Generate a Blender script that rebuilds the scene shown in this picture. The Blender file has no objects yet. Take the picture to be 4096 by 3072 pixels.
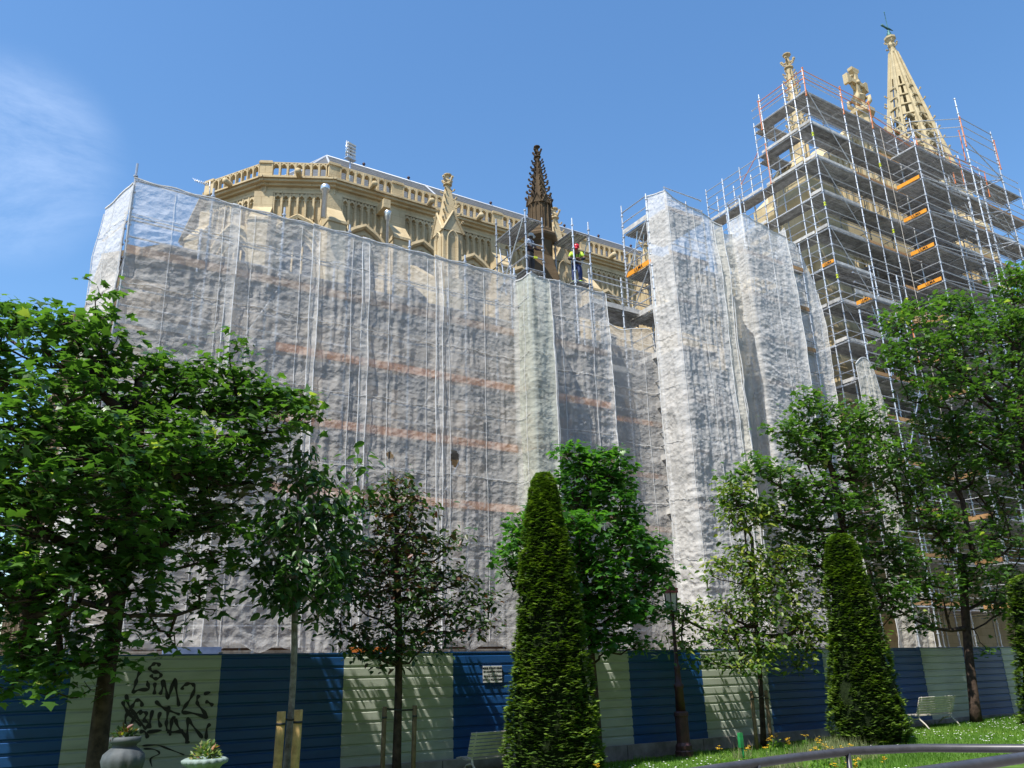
import bpy, math, random
import numpy as np
from mathutils import Vector, Matrix, Quaternion
R = math.radians
random.seed(7); rng = np.random.default_rng(7)
scene = bpy.context.scene
col = scene.collection

# ---------------------------------------------------------------- camera, sky, sun, exposure
FW = Vector((0.50658489, 0.79610876, 0.33103262)); RT = Vector((0.84831684, -0.52883061, -0.02639564)); UPV = Vector((-0.15404638, -0.29419218, 0.94325006))
EYE = Vector((0, 0, 1.6)); F = 3348.68
cd = bpy.data.cameras.new("camera"); cam = bpy.data.objects.new("camera", cd); col.objects.link(cam)
cd.sensor_width = 36; cd.lens = F * 36 / 4096; cd.clip_end = 3000; cd.clip_start = 0.05
m = Matrix((RT, UPV, -FW)).transposed().to_4x4(); m.translation = EYE; cam.matrix_world = m
scene.camera = cam
SUN = Vector((-0.50, -0.21, 1.0)).normalized()
world = bpy.data.worlds.new("World"); scene.world = world; world.use_nodes = True
wn, wl = world.node_tree.nodes, world.node_tree.links
bg = wn["Background"]; sky = wn.new("ShaderNodeTexSky"); sky.sky_type = 'NISHITA'; sky.sun_disc = False
sky.sun_elevation = math.asin(SUN.z); sky.sun_rotation = math.atan2(SUN.x, SUN.y); sky.air_density = 1.15; sky.dust_density = 0.6; sky.ozone_density = 1.8
bg.inputs[1].default_value = 0.15
tc = wn.new("ShaderNodeTexCoord"); mp = wn.new("ShaderNodeMapping"); mp.inputs['Scale'].default_value = (1.6, 1.6, 5.5); mp.inputs['Location'].default_value = (0.35, 0.2, 0.6)
nz = wn.new("ShaderNodeTexNoise"); nz.inputs['Scale'].default_value = 1.6; nz.inputs['Detail'].default_value = 9; nz.inputs['Roughness'].default_value = 0.7; nz.inputs['Distortion'].default_value = 0.6
cr = wn.new("ShaderNodeValToRGB"); cr.color_ramp.elements[0].position = 0.30; cr.color_ramp.elements[1].position = 0.75
cr.color_ramp.elements[0].color = (0, 0, 0, 1); cr.color_ramp.elements[1].color = (0.27, 0.27, 0.27, 1)
mx = wn.new("ShaderNodeMixRGB"); mx.inputs[2].default_value = (7.0, 7.6, 8.6, 1)
wl.new(tc.outputs['Generated'], mp.inputs[0]); wl.new(mp.outputs[0], nz.inputs[0]); wl.new(nz.outputs[0], cr.inputs[0])
vm_ = wn.new("ShaderNodeVectorMath"); vm_.operation = 'DOT_PRODUCT'; wl.new(tc.outputs['Generated'], vm_.inputs[0]); vm_.inputs[1].default_value = (FW + RT * ((20 * 1.852 - 2048) / 3348.68) + UPV * ((1536 - 345 * 1.852) / 3348.68)).normalized()
mr_ = wn.new("ShaderNodeMapRange"); mr_.interpolation_type = 'SMOOTHERSTEP'; mr_.inputs['From Min'].default_value = 0.9925; mr_.inputs['From Max'].default_value = 0.9998; wl.new(vm_.outputs['Value'], mr_.inputs[0])
mm_ = wn.new("ShaderNodeMath"); mm_.operation = 'MULTIPLY'; wl.new(cr.outputs[0], mm_.inputs[0]); wl.new(mr_.outputs[0], mm_.inputs[1]); wl.new(mm_.outputs[0], mx.inputs[0]); wl.new(sky.outputs[0], mx.inputs[1])
hs = wn.new("ShaderNodeHueSaturation"); hs.inputs['Saturation'].default_value = 1.22; wl.new(mx.outputs[0], hs.inputs['Color']); wl.new(hs.outputs[0], bg.inputs[0])
sd = bpy.data.lights.new("sun", 'SUN'); sd.energy = 4.8; sd.angle = R(0.53); sd.color = (1.0, 0.955, 0.88)
so = bpy.data.objects.new("sun", sd); col.objects.link(so); so.rotation_mode = 'QUATERNION'; so.rotation_quaternion = SUN.to_track_quat('Z', 'Y')
vs = scene.view_settings; vs.view_transform = 'Standard'; vs.look = 'None'; vs.exposure = 0.58; vs.gamma = 1.0; vs.use_curve_mapping = False
scene.cycles.transparent_max_bounces = 12; scene.cycles.max_bounces = 6; scene.cycles.diffuse_bounces = 3; scene.cycles.glossy_bounces = 2; scene.cycles.transmission_bounces = 4
scene.cycles.caustics_reflective = False; scene.cycles.caustics_refractive = False

# ---------------------------------------------------------------- helpers
def ray(x, y): return FW + RT * ((x - 2048) / F) + UPV * ((1536 - y) / F)
def at(x, y, V):                                   # point of the depth plane Y = V seen at photo pixel (x, y) of the 4096 x 3072 original
    d = ray(x, y); return EYE + d * (V / d.y)
def atz(x, y, z): d = ray(x, y); return EYE + d * ((z - 1.6) / d.z)
def S(x, y): return x * 4096 / 2212, y * 4096 / 2212
def sat(x, y, V): return at(*S(x, y), V)
def gz(x, y):                                       # ground height
    return 0.014 * min(max(0, x - 8), 25) * min(1, max(0, (y - 7) / 6))
def depth(p): return (Vector(p) - EYE).dot(FW)

def tag(o, label=None, cat=None, group=None, kind=None):
    if label: o["label"] = label
    if cat: o["category"] = cat
    if group: o["group"] = group
    if kind: o["kind"] = kind
    return o
def empty(name, loc, label=None, cat=None, group=None, rz=0):
    o = bpy.data.objects.new(name, None); col.objects.link(o); o.location = loc; o.rotation_euler = (0, 0, rz); o.empty_display_size = 0.2
    return tag(o, label, cat, group)
def link(name, me, parent=None, mat=None):
    o = bpy.data.objects.new(name, me); col.objects.link(o)
    if parent is not None:
        o.parent = parent
    if mat is not None and not me.materials: me.materials.append(mat)
    return o
class MB:
    """collects faces in WORLD coordinates; build() links them as ONE mesh object under a parent without moving them"""
    def __init__(s): s.v = []; s.f = []; s.smooth = []
    def add(s, vs, fs, sm=False):
        n = len(s.v); s.v.extend([tuple(p) for p in vs]); s.f.extend([tuple(i + n for i in f) for f in fs]); s.smooth.extend([sm] * len(fs)); return s
    def box(s, c, size, fr=None):
        a, b, h = size[0] / 2, size[1] / 2, size[2] / 2; c = Vector(c)
        vs = [Vector((x, y, z)) for z in (-h, h) for y in (-b, b) for x in (-a, a)]
        if fr is not None: vs = [fr @ p for p in vs]
        return s.add([c + p for p in vs], [(0, 2, 3, 1), (4, 5, 7, 6), (0, 1, 5, 4), (2, 6, 7, 3), (0, 4, 6, 2), (1, 3, 7, 5)])
    def prism(s, ring0, ring1, cap=True, sm=False):
        n = len(ring0); fs = [(i, (i + 1) % n, n + (i + 1) % n, n + i) for i in range(n)]
        s.add(list(ring0) + list(ring1), fs, sm)
        if cap:
            k = len(s.v) - 2 * n; s.f.append(tuple(range(k + n - 1, k - 1, -1))); s.f.append(tuple(range(k + n, k + 2 * n))); s.smooth += [False, False]
        return s
    def tube(s, p, q, r, r2=None, n=6, cap=True, sm=True):
        p, q = Vector(p), Vector(q); d = q - p
        if d.length < 1e-6: return s
        qt = d.to_track_quat('Z', 'Y'); r2 = r if r2 is None else r2
        cs = [(math.cos(2 * math.pi * i / n), math.sin(2 * math.pi * i / n)) for i in range(n)]
        return s.prism([p + qt @ Vector((c * r, e * r, 0)) for c, e in cs], [q + qt @ Vector((c * r2, e * r2, 0)) for c, e in cs], cap, sm)
    def path(s, pts, rs, n=6, sm=True):
        pts = [Vector(p) for p in pts]; N = len(pts)
        if not hasattr(rs, '__len__'): rs = [rs] * N
        rings = []; prev = None
        for i, p in enumerate(pts):
            d = (pts[min(i + 1, N - 1)] - pts[max(i - 1, 0)]).normalized()
            if prev is None: a = d.orthogonal().normalized()
            else: a = (prev - d * prev.dot(d)).normalized()
            prev = a; b = d.cross(a)
            rings.append([p + (a * math.cos(2 * math.pi * k / n) + b * math.sin(2 * math.pi * k / n)) * rs[i] for k in range(n)])
        vs = [v for r_ in rings for v in r_]
        fs = [(i * n + k, i * n + (k + 1) % n, (i + 1) * n + (k + 1) % n, (i + 1) * n + k) for i in range(N - 1) for k in range(n)]
        fs += [tuple(range(n - 1, -1, -1)), tuple(range((N - 1) * n, N * n))]
        return s.add(vs, fs, sm)
    def lathe(s, c, prof, n=16, sm=True, ph=0.0, rot=None, sq=1.0):
        c = Vector(c); vs = []
        for r_, z in prof:
            for k in range(n):
                a = 2 * math.pi * k / n + ph; p = Vector((r_ * math.cos(a), r_ * math.sin(a) * sq, z)); vs.append(c + (rot @ p if rot else p))
        N = len(prof)
        fs = [(i * n + k, i * n + (k + 1) % n, (i + 1) * n + (k + 1) % n, (i + 1) * n + k) for i in range(N - 1) for k in range(n)]
        fs += [tuple(range(n - 1, -1, -1)), tuple(range((N - 1) * n, N * n))]
        return s.add(vs, fs, sm)
    def build(s, name, mat, parent=None, label=None, origin=None):
        me = bpy.data.meshes.new(name)
        o0 = Vector(origin) if origin is not None else (parent_world(parent) if parent is not None else Vector((0, 0, 0)))
        me.from_pydata([tuple(Vector(p) - o0) for p in s.v], [], s.f)
        me.polygons.foreach_set('use_smooth', s.smooth); me.update()
        o = link(name, me, parent, mat)
        if origin is not None or parent is None: o.location = o0 - (parent_world(parent) if parent is not None else Vector((0, 0, 0)))
        if label: o["label"] = label
        return o
def parent_world(o):
    p = Vector((0, 0, 0))
    while o is not None: p += o.location; o = o.parent
    return p
def npmesh(name, verts, faces, mat, parent=None, tint=None, smooth=False, off=None):
    """verts (N,3) float, faces (M,k) int -> mesh object; tint per vertex float attribute"""
    me = bpy.data.meshes.new(name); verts = np.asarray(verts, dtype=np.float32); faces = np.asarray(faces, dtype=np.int32)
    if parent is not None: verts = verts - np.array(parent_world(parent), dtype=np.float32)
    k = faces.shape[1]; me.vertices.add(len(verts)); me.vertices.foreach_set('co', verts.ravel())
    me.loops.add(faces.size); me.loops.foreach_set('vertex_index', faces.ravel())
    me.polygons.add(len(faces)); me.polygons.foreach_set('loop_start', np.arange(0, faces.size, k, dtype=np.int32))
    me.polygons.foreach_set('loop_total', np.full(len(faces), k, dtype=np.int32))
    if smooth: me.polygons.foreach_set('use_smooth', np.ones(len(faces), dtype=bool))
    if tint is not None:
        a = me.attributes.new('tint', 'FLOAT', 'POINT'); a.data.foreach_set('value', np.asarray(tint, dtype=np.float32))
    me.update(); me.validate()
    return link(name, me, parent, mat)

# ---- value noise for real wrinkles
def vnoise(x, y, seed=0):
    xi = np.floor(x).astype(np.int64); yi = np.floor(y).astype(np.int64); fx = x - xi; fy = y - yi
    fx = fx * fx * (3 - 2 * fx); fy = fy * fy * (3 - 2 * fy)
    def h(a, b):
        n = (a * 374761393 + b * 668265263 + seed * 982451653) & 0x7fffffff
        n = ((n ^ (n >> 13)) * 1274126177) & 0x7fffffff; n = n ^ (n >> 16)
        return (n & 0xffff) / 65535.0
    return (h(xi, yi) * (1 - fx) + h(xi + 1, yi) * fx) * (1 - fy) + (h(xi, yi + 1) * (1 - fx) + h(xi + 1, yi + 1) * fx) * fy
def ridge(x, y, seed=0, oct=3):
    t = 0; a = 1.0; s = 0
    for i in range(oct):
        t = t + a * (1 - np.abs(2 * vnoise(x, y, seed + i) - 1)) ** 2; s += a; a *= 0.55; x = x * 2.03 + 5.1; y = y * 1.97 + 3.7
    return t / s

# ---------------------------------------------------------------- materials
def nodes(name):
    mt = bpy.data.materials.new(name); mt.use_nodes = True; n = mt.node_tree.nodes; l = mt.node_tree.links
    return mt, n, l, n['Principled BSDF']
def noise_col(n, l, c1, c2, scale, detail=5, lo=0.35, hi=0.65, vec=None):
    t = n.new('ShaderNodeTexNoise'); t.inputs['Scale'].default_value = scale; t.inputs['Detail'].default_value = detail; t.inputs['Roughness'].default_value = 0.6
    if vec is not None: l.new(vec, t.inputs['Vector'])
    r = n.new('ShaderNodeValToRGB'); r.color_ramp.elements[0].position = lo; r.color_ramp.elements[1].position = hi
    r.color_ramp.elements[0].color = (*c1, 1); r.color_ramp.elements[1].color = (*c2, 1); l.new(t.outputs[0], r.inputs[0]); return r.outputs[0], t.outputs[0]
def pos(n, l, scale=(1, 1, 1)):
    g = n.new('ShaderNodeNewGeometry'); mpn = n.new('ShaderNodeMapping'); mpn.inputs['Scale'].default_value = scale; l.new(g.outputs['Position'], mpn.inputs[0]); return mpn.outputs[0]
def bump(n, l, h, strength, dist, b):
    bp = n.new('ShaderNodeBump'); bp.inputs['Strength'].default_value = strength; bp.inputs['Distance'].default_value = dist; l.new(h, bp.inputs['Height']); l.new(bp.outputs[0], b.inputs['Normal']); return bp
def simple(name, c, rough=0.6, metal=0.0, c2=None, scale=6, bmp=0.0, spec=0.5):
    mt, n, l, b = nodes(name); b.inputs['Roughness'].default_value = rough; b.inputs['Metallic'].default_value = metal; b.inputs['Specular IOR Level'].default_value = spec
    c2 = c2 or tuple(x * 0.75 for x in c)
    o, h = noise_col(n, l, c2, c, scale, vec=pos(n, l)); l.new(o, b.inputs['Base Color'])
    if bmp: bump(n, l, h, bmp, 0.02, b)
    return mt
def stone(name, c1, c2, dark, amount=0.5, block=(0.8, 0.38)):
    mt, n, l, b = nodes(name); b.inputs['Roughness'].default_value = 0.9; b.inputs['Specular IOR Level'].default_value = 0.15
    p = pos(n, l)
    base, h1 = noise_col(n, l, c1, c2, 0.9, 6, 0.3, 0.7, p)
    st, h2 = noise_col(n, l, (0, 0, 0), (1, 1, 1), 1.0, 8, 0.52, 0.75, pos(n, l, (1.3, 1.3, 0.45)))
    mx1 = n.new('ShaderNodeMixRGB'); mx1.inputs[2].default_value = (*dark, 1); ml = n.new('ShaderNodeMath'); ml.operation = 'MULTIPLY'; ml.inputs[1].default_value = amount
    l.new(st, ml.inputs[0]); l.new(ml.outputs[0], mx1.inputs[0]); l.new(base, mx1.inputs[1])
    sp = n.new('ShaderNodeSeparateXYZ'); l.new(p, sp.inputs[0]); ad = n.new('ShaderNodeMath'); l.new(sp.outputs[0], ad.inputs[0]); l.new(sp.outputs[1], ad.inputs[1])
    cb = n.new('ShaderNodeCombineXYZ'); l.new(ad.outputs[0], cb.inputs[0]); l.new(sp.outputs[2], cb.inputs[1])
    br = n.new('ShaderNodeTexBrick'); br.inputs['Scale'].default_value = 1; br.inputs['Brick Width'].default_value = block[0]; br.inputs['Row Height'].default_value = block[1]
    br.inputs['Mortar Size'].default_value = 0.008; br.inputs['Color1'].default_value = (1.0, 1.0, 1.0, 1); br.inputs['Color2'].default_value = (0.84, 0.83, 0.8, 1); br.inputs['Mortar'].default_value = (0.62, 0.58, 0.52, 1)
    l.new(cb.outputs[0], br.inputs[0]); m2 = n.new('ShaderNodeMixRGB'); m2.blend_type = 'MULTIPLY'; m2.inputs[0].default_value = 0.75
    l.new(mx1.outputs[0], m2.inputs[1]); l.new(br.outputs[0], m2.inputs[2]); l.new(m2.outputs[0], b.inputs['Base Color'])
    fine = n.new('ShaderNodeTexNoise'); fine.inputs['Scale'].default_value = 14; fine.inputs['Detail'].default_value = 6; l.new(p, fine.inputs[0])
    bump(n, l, fine.outputs[0], 0.35, 0.03, b)
    return mt
STONE = stone('golden_stone', (0.50, 0.39, 0.225), (0.62, 0.505, 0.32), (0.26, 0.18, 0.10), 0.55)
STONE2 = stone('tower_stone', (0.50, 0.395, 0.225), (0.60, 0.49, 0.30), (0.25, 0.18, 0.10), 0.55)
STONEA = stone('unrestored_stone', (0.15, 0.115, 0.075), (0.23, 0.175, 0.11), (0.05, 0.04, 0.03), 0.7, (0.8, 0.4))
STONED = stone('weathered_stone', (0.075, 0.052, 0.033), (0.15, 0.105, 0.06), (0.022, 0.017, 0.014), 0.98, (0.7, 0.4))
STONES = stone('spire_stone', (0.46, 0.38, 0.23), (0.58, 0.49, 0.31), (0.30, 0.24, 0.15), 0.3)
GLASS = simple('window_glass', (0.035, 0.04, 0.05), 0.25, 0, (0.02, 0.022, 0.03))
SLATE = simple('roof_slate', (0.115, 0.12, 0.125), 0.7, 0, (0.08, 0.085, 0.09), 3, 0.3, 0.2)
LEAD = simple('ridge_lead', (0.38, 0.4, 0.43), 0.5, 0.1, (0.4, 0.42, 0.45))
GALV = simple('galvanised_steel', (0.62, 0.64, 0.66), 0.42, 0.55, (0.42, 0.44, 0.46), 9)
def objvar(mt, lo, hi):
    n, l = mt.node_tree.nodes, mt.node_tree.links; b = n['Principled BSDF']; src = b.inputs['Base Color'].links[0].from_socket; oi = n.new('ShaderNodeObjectInfo'); mr = n.new('ShaderNodeMapRange'); mr.inputs['To Min'].default_value = lo; mr.inputs['To Max'].default_value = hi; l.new(oi.outputs['Random'], mr.inputs[0])
    vm = n.new('ShaderNodeVectorMath'); vm.operation = 'SCALE'; l.new(src, vm.inputs[0]); l.new(mr.outputs[0], vm.inputs['Scale']); l.new(vm.outputs[0], b.inputs['Base Color'])
DECKM = simple('steel_deck', (0.50, 0.51, 0.52), 0.6, 0.0, (0.27, 0.27, 0.275), 4, 0.3)
objvar(DECKM, .75, 1.5); objvar(GALV, .7, 1.25)
ALU = simple('aluminium', (0.75, 0.78, 0.8), 0.3, 0.8)
ORANGE = simple('orange_steel', (0.75, 0.24, 0.07), 0.5, 0, (0.6, 0.17, 0.05))
TOEW = simple('wooden_toe_board', (0.52, 0.30, 0.12), 0.75, 0, (0.36, 0.19, 0.08), 5)
TOEO = simple('orange_toe_board', (0.9, 0.36, 0.02), 0.6, 0, (0.75, 0.28, 0.02), 5)
TOEP = simple('pale_orange_toe_board', (0.9, 0.42, 0.15), 0.7, 0, (0.75, 0.32, 0.1), 4)
TOEG = simple('grey_toe_board', (0.62, 0.6, 0.56), 0.7, 0, (0.36, 0.35, 0.33), 4); objvar(TOEG, .65, 1.15); objvar(TOEW, .6, 1.2)
BLACKP = simple('black_print', (0.02, 0.02, 0.02), 0.6)
WHITEP = simple('white_enamel', (0.8, 0.8, 0.78), 0.5)
CORD0 = simple('rope', (0.6, 0.55, 0.48), 0.9)
YEL = simple('yellow_tape', (0.75, 0.85, 0.05), 0.5)
IRON = simple('painted_iron', (0.075, 0.028, 0.026), 0.5, 0.1, (0.035, 0.014, 0.014), 8)
COPPER = simple('verdigris_copper', (0.06, 0.22, 0.20), 0.6, 0.2, (0.03, 0.07, 0.08), 3)
BENCHW = simple('bench_paint', (0.66, 0.61, 0.54), 0.6, 0, (0.46, 0.42, 0.36), 7)
STAKE2 = simple('dark_stake_timber', (0.22, 0.15, 0.08), 0.85, 0, (0.12, 0.08, 0.045), 9, 0.3)
STAKE = simple('stake_timber', (0.62, 0.40, 0.15), 0.8, 0, (0.36, 0.23, 0.08), 9, 0.3)
RUBBER = simple('rubber_tie', (0.03, 0.03, 0.03), 0.6)
BARK = simple('dark_bark', (0.085, 0.058, 0.042), 0.95, 0, (0.03, 0.021, 0.017), 9, 0.8, 0.2)
BARKG = simple('grey_bark', (0.30, 0.27, 0.24), 0.9, 0, (0.14, 0.12, 0.10), 12, 0.6, 0.2)
CONC = simple('concrete', (0.38, 0.35, 0.31), 0.9, 0, (0.20, 0.18, 0.15), 3, 0.5, 0.2)
URN = simple('urn_stone', (0.085, 0.10, 0.105), 0.7, 0, (0.045, 0.052, 0.055), 5, 0.4)
RAILM = simple('handrail_paint', (0.06, 0.06, 0.07), 0.4, 0.0, (0.04, 0.04, 0.045), 12)
SOIL = simple('dry_soil', (0.20, 0.15, 0.10), 0.95, 0, (0.10, 0.07, 0.05), 4, 0.6, 0.1)
TRIMW = simple('render_wall', (0.6, 0.55, 0.48), 0.8)
TILE = simple('clay_roof', (0.45, 0.13, 0.06), 0.8)

def paint(name, c, dirt):
    mt, n, l, b = nodes(name); b.inputs['Roughness'].default_value = 0.42
    p = pos(n, l, (1.2, 1.2, 6)); o, h = noise_col(n, l, dirt, c, 1.4, 6, 0.22, 0.55, p); l.new(o, b.inputs['Base Color']); bump(n, l, h, 0.12, 0.02, b); return mt
BLUE = paint('blue_paint', (0.012, 0.08, 0.25), (0.009, 0.055, 0.18))
PWHITE = paint('cream_paint', (0.46, 0.50, 0.425), (0.34, 0.37, 0.31))

def netmat(name, c, alpha, c2):
    mt = bpy.data.materials.new(name); mt.use_nodes = True; n, l = mt.node_tree.nodes, mt.node_tree.links; n.remove(n['Principled BSDF'])
    out = n['Material Output']; df = n.new('ShaderNodeBsdfDiffuse'); tl = n.new('ShaderNodeBsdfTranslucent'); tr = n.new('ShaderNodeBsdfTransparent')
    p = pos(n, l); o, h = noise_col(n, l, c2, c, 1.1, 5, 0.3, 0.7, p); l.new(o, df.inputs[0]); l.new(o, tl.inputs[0])
    m1 = n.new('ShaderNodeMixShader'); m1.inputs[0].default_value = 0.22; l.new(df.outputs[0], m1.inputs[1]); l.new(tl.outputs[0], m1.inputs[2])
    m2 = n.new('ShaderNodeMixShader'); l.new(tr.outputs[0], m2.inputs[1]); l.new(m1.outputs[0], m2.inputs[2]); l.new(m2.outputs[0], out.inputs[0])
    # opacity: base + small variation and horizontal hem bands
    mr = n.new('ShaderNodeMapRange'); mr.inputs['To Min'].default_value = alpha - 0.07; mr.inputs['To Max'].default_value = alpha + 0.08
    t = n.new('ShaderNodeTexNoise'); t.inputs['Scale'].default_value = 2.6; t.inputs['Detail'].default_value = 7; l.new(pos(n, l, (1, 1, 0.5)), t.inputs[0]); l.new(t.outputs[0], mr.inputs[0]); l.new(mr.outputs[0], m2.inputs[0])
    # fine crumple relief
    t2 = n.new('ShaderNodeTexNoise'); t2.inputs['Scale'].default_value = 1.3; t2.inputs['Detail'].default_value = 4; l.new(p, t2.inputs[0])
    wv = n.new('ShaderNodeMixRGB'); wv.inputs[0].default_value = 0.22; l.new(pos(n, l, (1.15, 1.15, 1.35)), wv.inputs[1]); l.new(t2.outputs['Color'], wv.inputs[2])
    hs_ = None
    for sc_, wt in ((2.8, .34), (6.5, .30), (14, .10)):
        vo = n.new('ShaderNodeTexVoronoi'); vo.feature = 'SMOOTH_F1' if sc_ < 5 else 'F1'; vo.inputs['Scale'].default_value = sc_
        if sc_ < 5: vo.inputs['Smoothness'].default_value = .15
        l.new(wv.outputs[0], vo.inputs['Vector']); mu = n.new('ShaderNodeMath'); mu.operation = 'MULTIPLY'; mu.inputs[1].default_value = wt; l.new(vo.outputs['Distance'], mu.inputs[0])
        if hs_ is None: hs_ = mu.outputs[0]
        else: ad_ = n.new('ShaderNodeMath'); l.new(hs_, ad_.inputs[0]); l.new(mu.outputs[0], ad_.inputs[1]); hs_ = ad_.outputs[0]
    bp = n.new('ShaderNodeBump'); bp.inputs['Strength'].default_value = 0.5; bp.inputs['Distance'].default_value = 0.13; l.new(hs_, bp.inputs['Height'])
    l.new(bp.outputs[0], df.inputs['Normal']); l.new(bp.outputs[0], tl.inputs['Normal'])
    return mt
NET = netmat('netting', (0.84, 0.815, 0.77), 0.52, (0.74, 0.71, 0.66))
NETW = netmat('dense_netting', (0.86, 0.84, 0.80), 0.70, (0.76, 0.735, 0.69))
NETO = netmat('netting_olive', (0.68, 0.70, 0.60), 0.68, (0.56, 0.57, 0.48))
NETC = netmat('netting_cream', (0.82, 0.78, 0.68), 0.72, (0.72, 0.68, 0.58))

def leafmat(name, ramp, trans=0.45, gloss=0.45):
    mt = bpy.data.materials.new(name); mt.use_nodes = True; n, l = mt.node_tree.nodes, mt.node_tree.links; b = n['Principled BSDF']; out = n['Material Output']
    a = n.new('ShaderNodeAttribute'); a.attribute_name = 'tint'; r = n.new('ShaderNodeValToRGB')
    r.color_ramp.elements[0].position = ramp[0][0]; r.color_ramp.elements[0].color = (*ramp[0][1], 1); r.color_ramp.elements[1].position = ramp[-1][0]; r.color_ramp.elements[1].color = (*ramp[-1][1], 1)
    for p_, c_ in ramp[1:-1]: e = r.color_ramp.elements.new(p_); e.color = (*c_, 1)
    l.new(a.outputs['Fac'], r.inputs[0]); l.new(r.outputs[0], b.inputs['Base Color']); b.inputs['Roughness'].default_value = gloss; b.inputs['Specular IOR Level'].default_value = 0.4
    tl = n.new('ShaderNodeBsdfTranslucent'); gm = n.new('ShaderNodeMixRGB'); gm.blend_type = 'MULTIPLY'; gm.inputs[0].default_value = 1; gm.inputs[2].default_value = (1.55, 1.75, 0.6, 1)
    l.new(r.outputs[0], gm.inputs[1]); l.new(gm.outputs[0], tl.inputs[0]); ms = n.new('ShaderNodeMixShader'); ms.inputs[0].default_value = trans
    l.new(b.outputs[0], ms.inputs[1]); l.new(tl.outputs[0], ms.inputs[2]); l.new(ms.outputs[0], out.inputs[0]); return mt
MAPLE = leafmat('maple_leaf', [(0, (0.03, 0.07, 0.02)), (0.6, (0.066, 0.145, 0.03)), (0.93, (0.115, 0.215, 0.042)), (1, (0.32, 0.38, 0.09))], 0.4, 0.34)
MAPLE2 = leafmat('bright_maple_leaf', [(0, (0.026, 0.085, 0.022)), (0.6, (0.055, 0.16, 0.03)), (1, (0.12, 0.27, 0.035))], 0.42, 0.38)
CHERRY = leafmat('cherry_leaf', [(0, (0.03, 0.07, 0.025)), (0.7, (0.06, 0.14, 0.035)), (1, (0.12, 0.23, 0.05))], 0.3, 0.35)
REDDISH = leafmat('persian_leaf', [(0, (0.022, 0.05, 0.02)), (0.62, (0.045, 0.10, 0.028)), (0.8, (0.09, 0.05, 0.03)), (0.92, (0.16, 0.05, 0.035)), (1, (0.3, 0.30, 0.05))], 0.3, 0.4)
YELLEAF = leafmat('yellowish_leaf', [(0, (0.03, 0.075, 0.022)), (0.45, (0.075, 0.15, 0.03)), (0.72, (0.19, 0.25, 0.04)), (1, (0.42, 0.40, 0.08))], 0.35, 0.4)
YEW = leafmat('yew_sprig', [(0, (0.015, 0.04, 0.008)), (0.5, (0.08, 0.15, 0.022)), (1, (0.24, 0.34, 0.045))], 0.25, 0.5)
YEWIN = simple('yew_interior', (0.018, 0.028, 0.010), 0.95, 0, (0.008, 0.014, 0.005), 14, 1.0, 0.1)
GRASS = leafmat('grass_blade', [(0, (0.07, 0.16, 0.02)), (0.6, (0.13, 0.26, 0.03)), (1, (0.24, 0.33, 0.07))], 0.4, 0.6)
PETALW = simple('white_petal', (0.8, 0.8, 0.78), 0.7)
PETALY = simple('yellow_petal', (0.85, 0.52, 0.02), 0.6)
STEMG = simple('green_stem', (0.12, 0.2, 0.06), 0.7)

# ================================================================ SETTING: ground, lawn, kerb
def ground_grid(x0, x1, y0, y1, st, name, mat, dz=0.0, label=None):
    xs = np.arange(x0, x1 + st * .5, st); ys = np.arange(y0, y1 + st * .5, st); X, Y = np.meshgrid(xs, ys)
    Z = 0.014 * np.clip(X - 8, 0, 25) * np.clip((Y - 7) / 6, 0, 1) + dz; nx, ny = len(xs), len(ys)
    v = np.stack([X.ravel(), Y.ravel(), Z.ravel()], 1); i, j = np.meshgrid(np.arange(nx - 1), np.arange(ny - 1)); a = (j * nx + i).ravel()
    o = npmesh(name, v, np.stack([a, a + 1, a + nx + 1, a + nx], 1), mat); tag(o, label, None, None, 'structure'); return o
EARTH = simple('earth', (0.16, 0.14, 0.11), 0.95, 0, (0.09, 0.08, 0.06), 2, 0.4, 0.1)
g = MB(); g.add([(-600, -400, -0.06), (900, -400, -0.06), (900, 900, -0.06), (-600, 900, -0.06)], [(0, 1, 2, 3)]); tag(g.build('ground', EARTH), 'bare ground stretching away around the church', kind='structure')
PAVE = simple('pavement_stone', (0.30, 0.28, 0.26), 0.85, 0, (0.20, 0.19, 0.18), 2, 0.2)
p_ = MB(); p_.box((4, 1.0, -0.03), (46, 9.0, 0.06)); tag(p_.build('pavement', PAVE), 'grey paved footpath below the handrail', kind='structure')
LAWN = simple('lawn_ground', (0.10, 0.19, 0.03), 0.95, 0, (0.05, 0.09, 0.02), 3, 0.6, 0.1)
ground_grid(-8, 40, 5.5, 13.75, 0.5, 'lawn', LAWN, 0.0, 'sunlit green lawn in front of the site fence')
ground_grid(-8, 40, 13.75, 22, 0.55, 'site_ground', SOIL, 0.0, 'bare ground of the site behind the fence')

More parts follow.
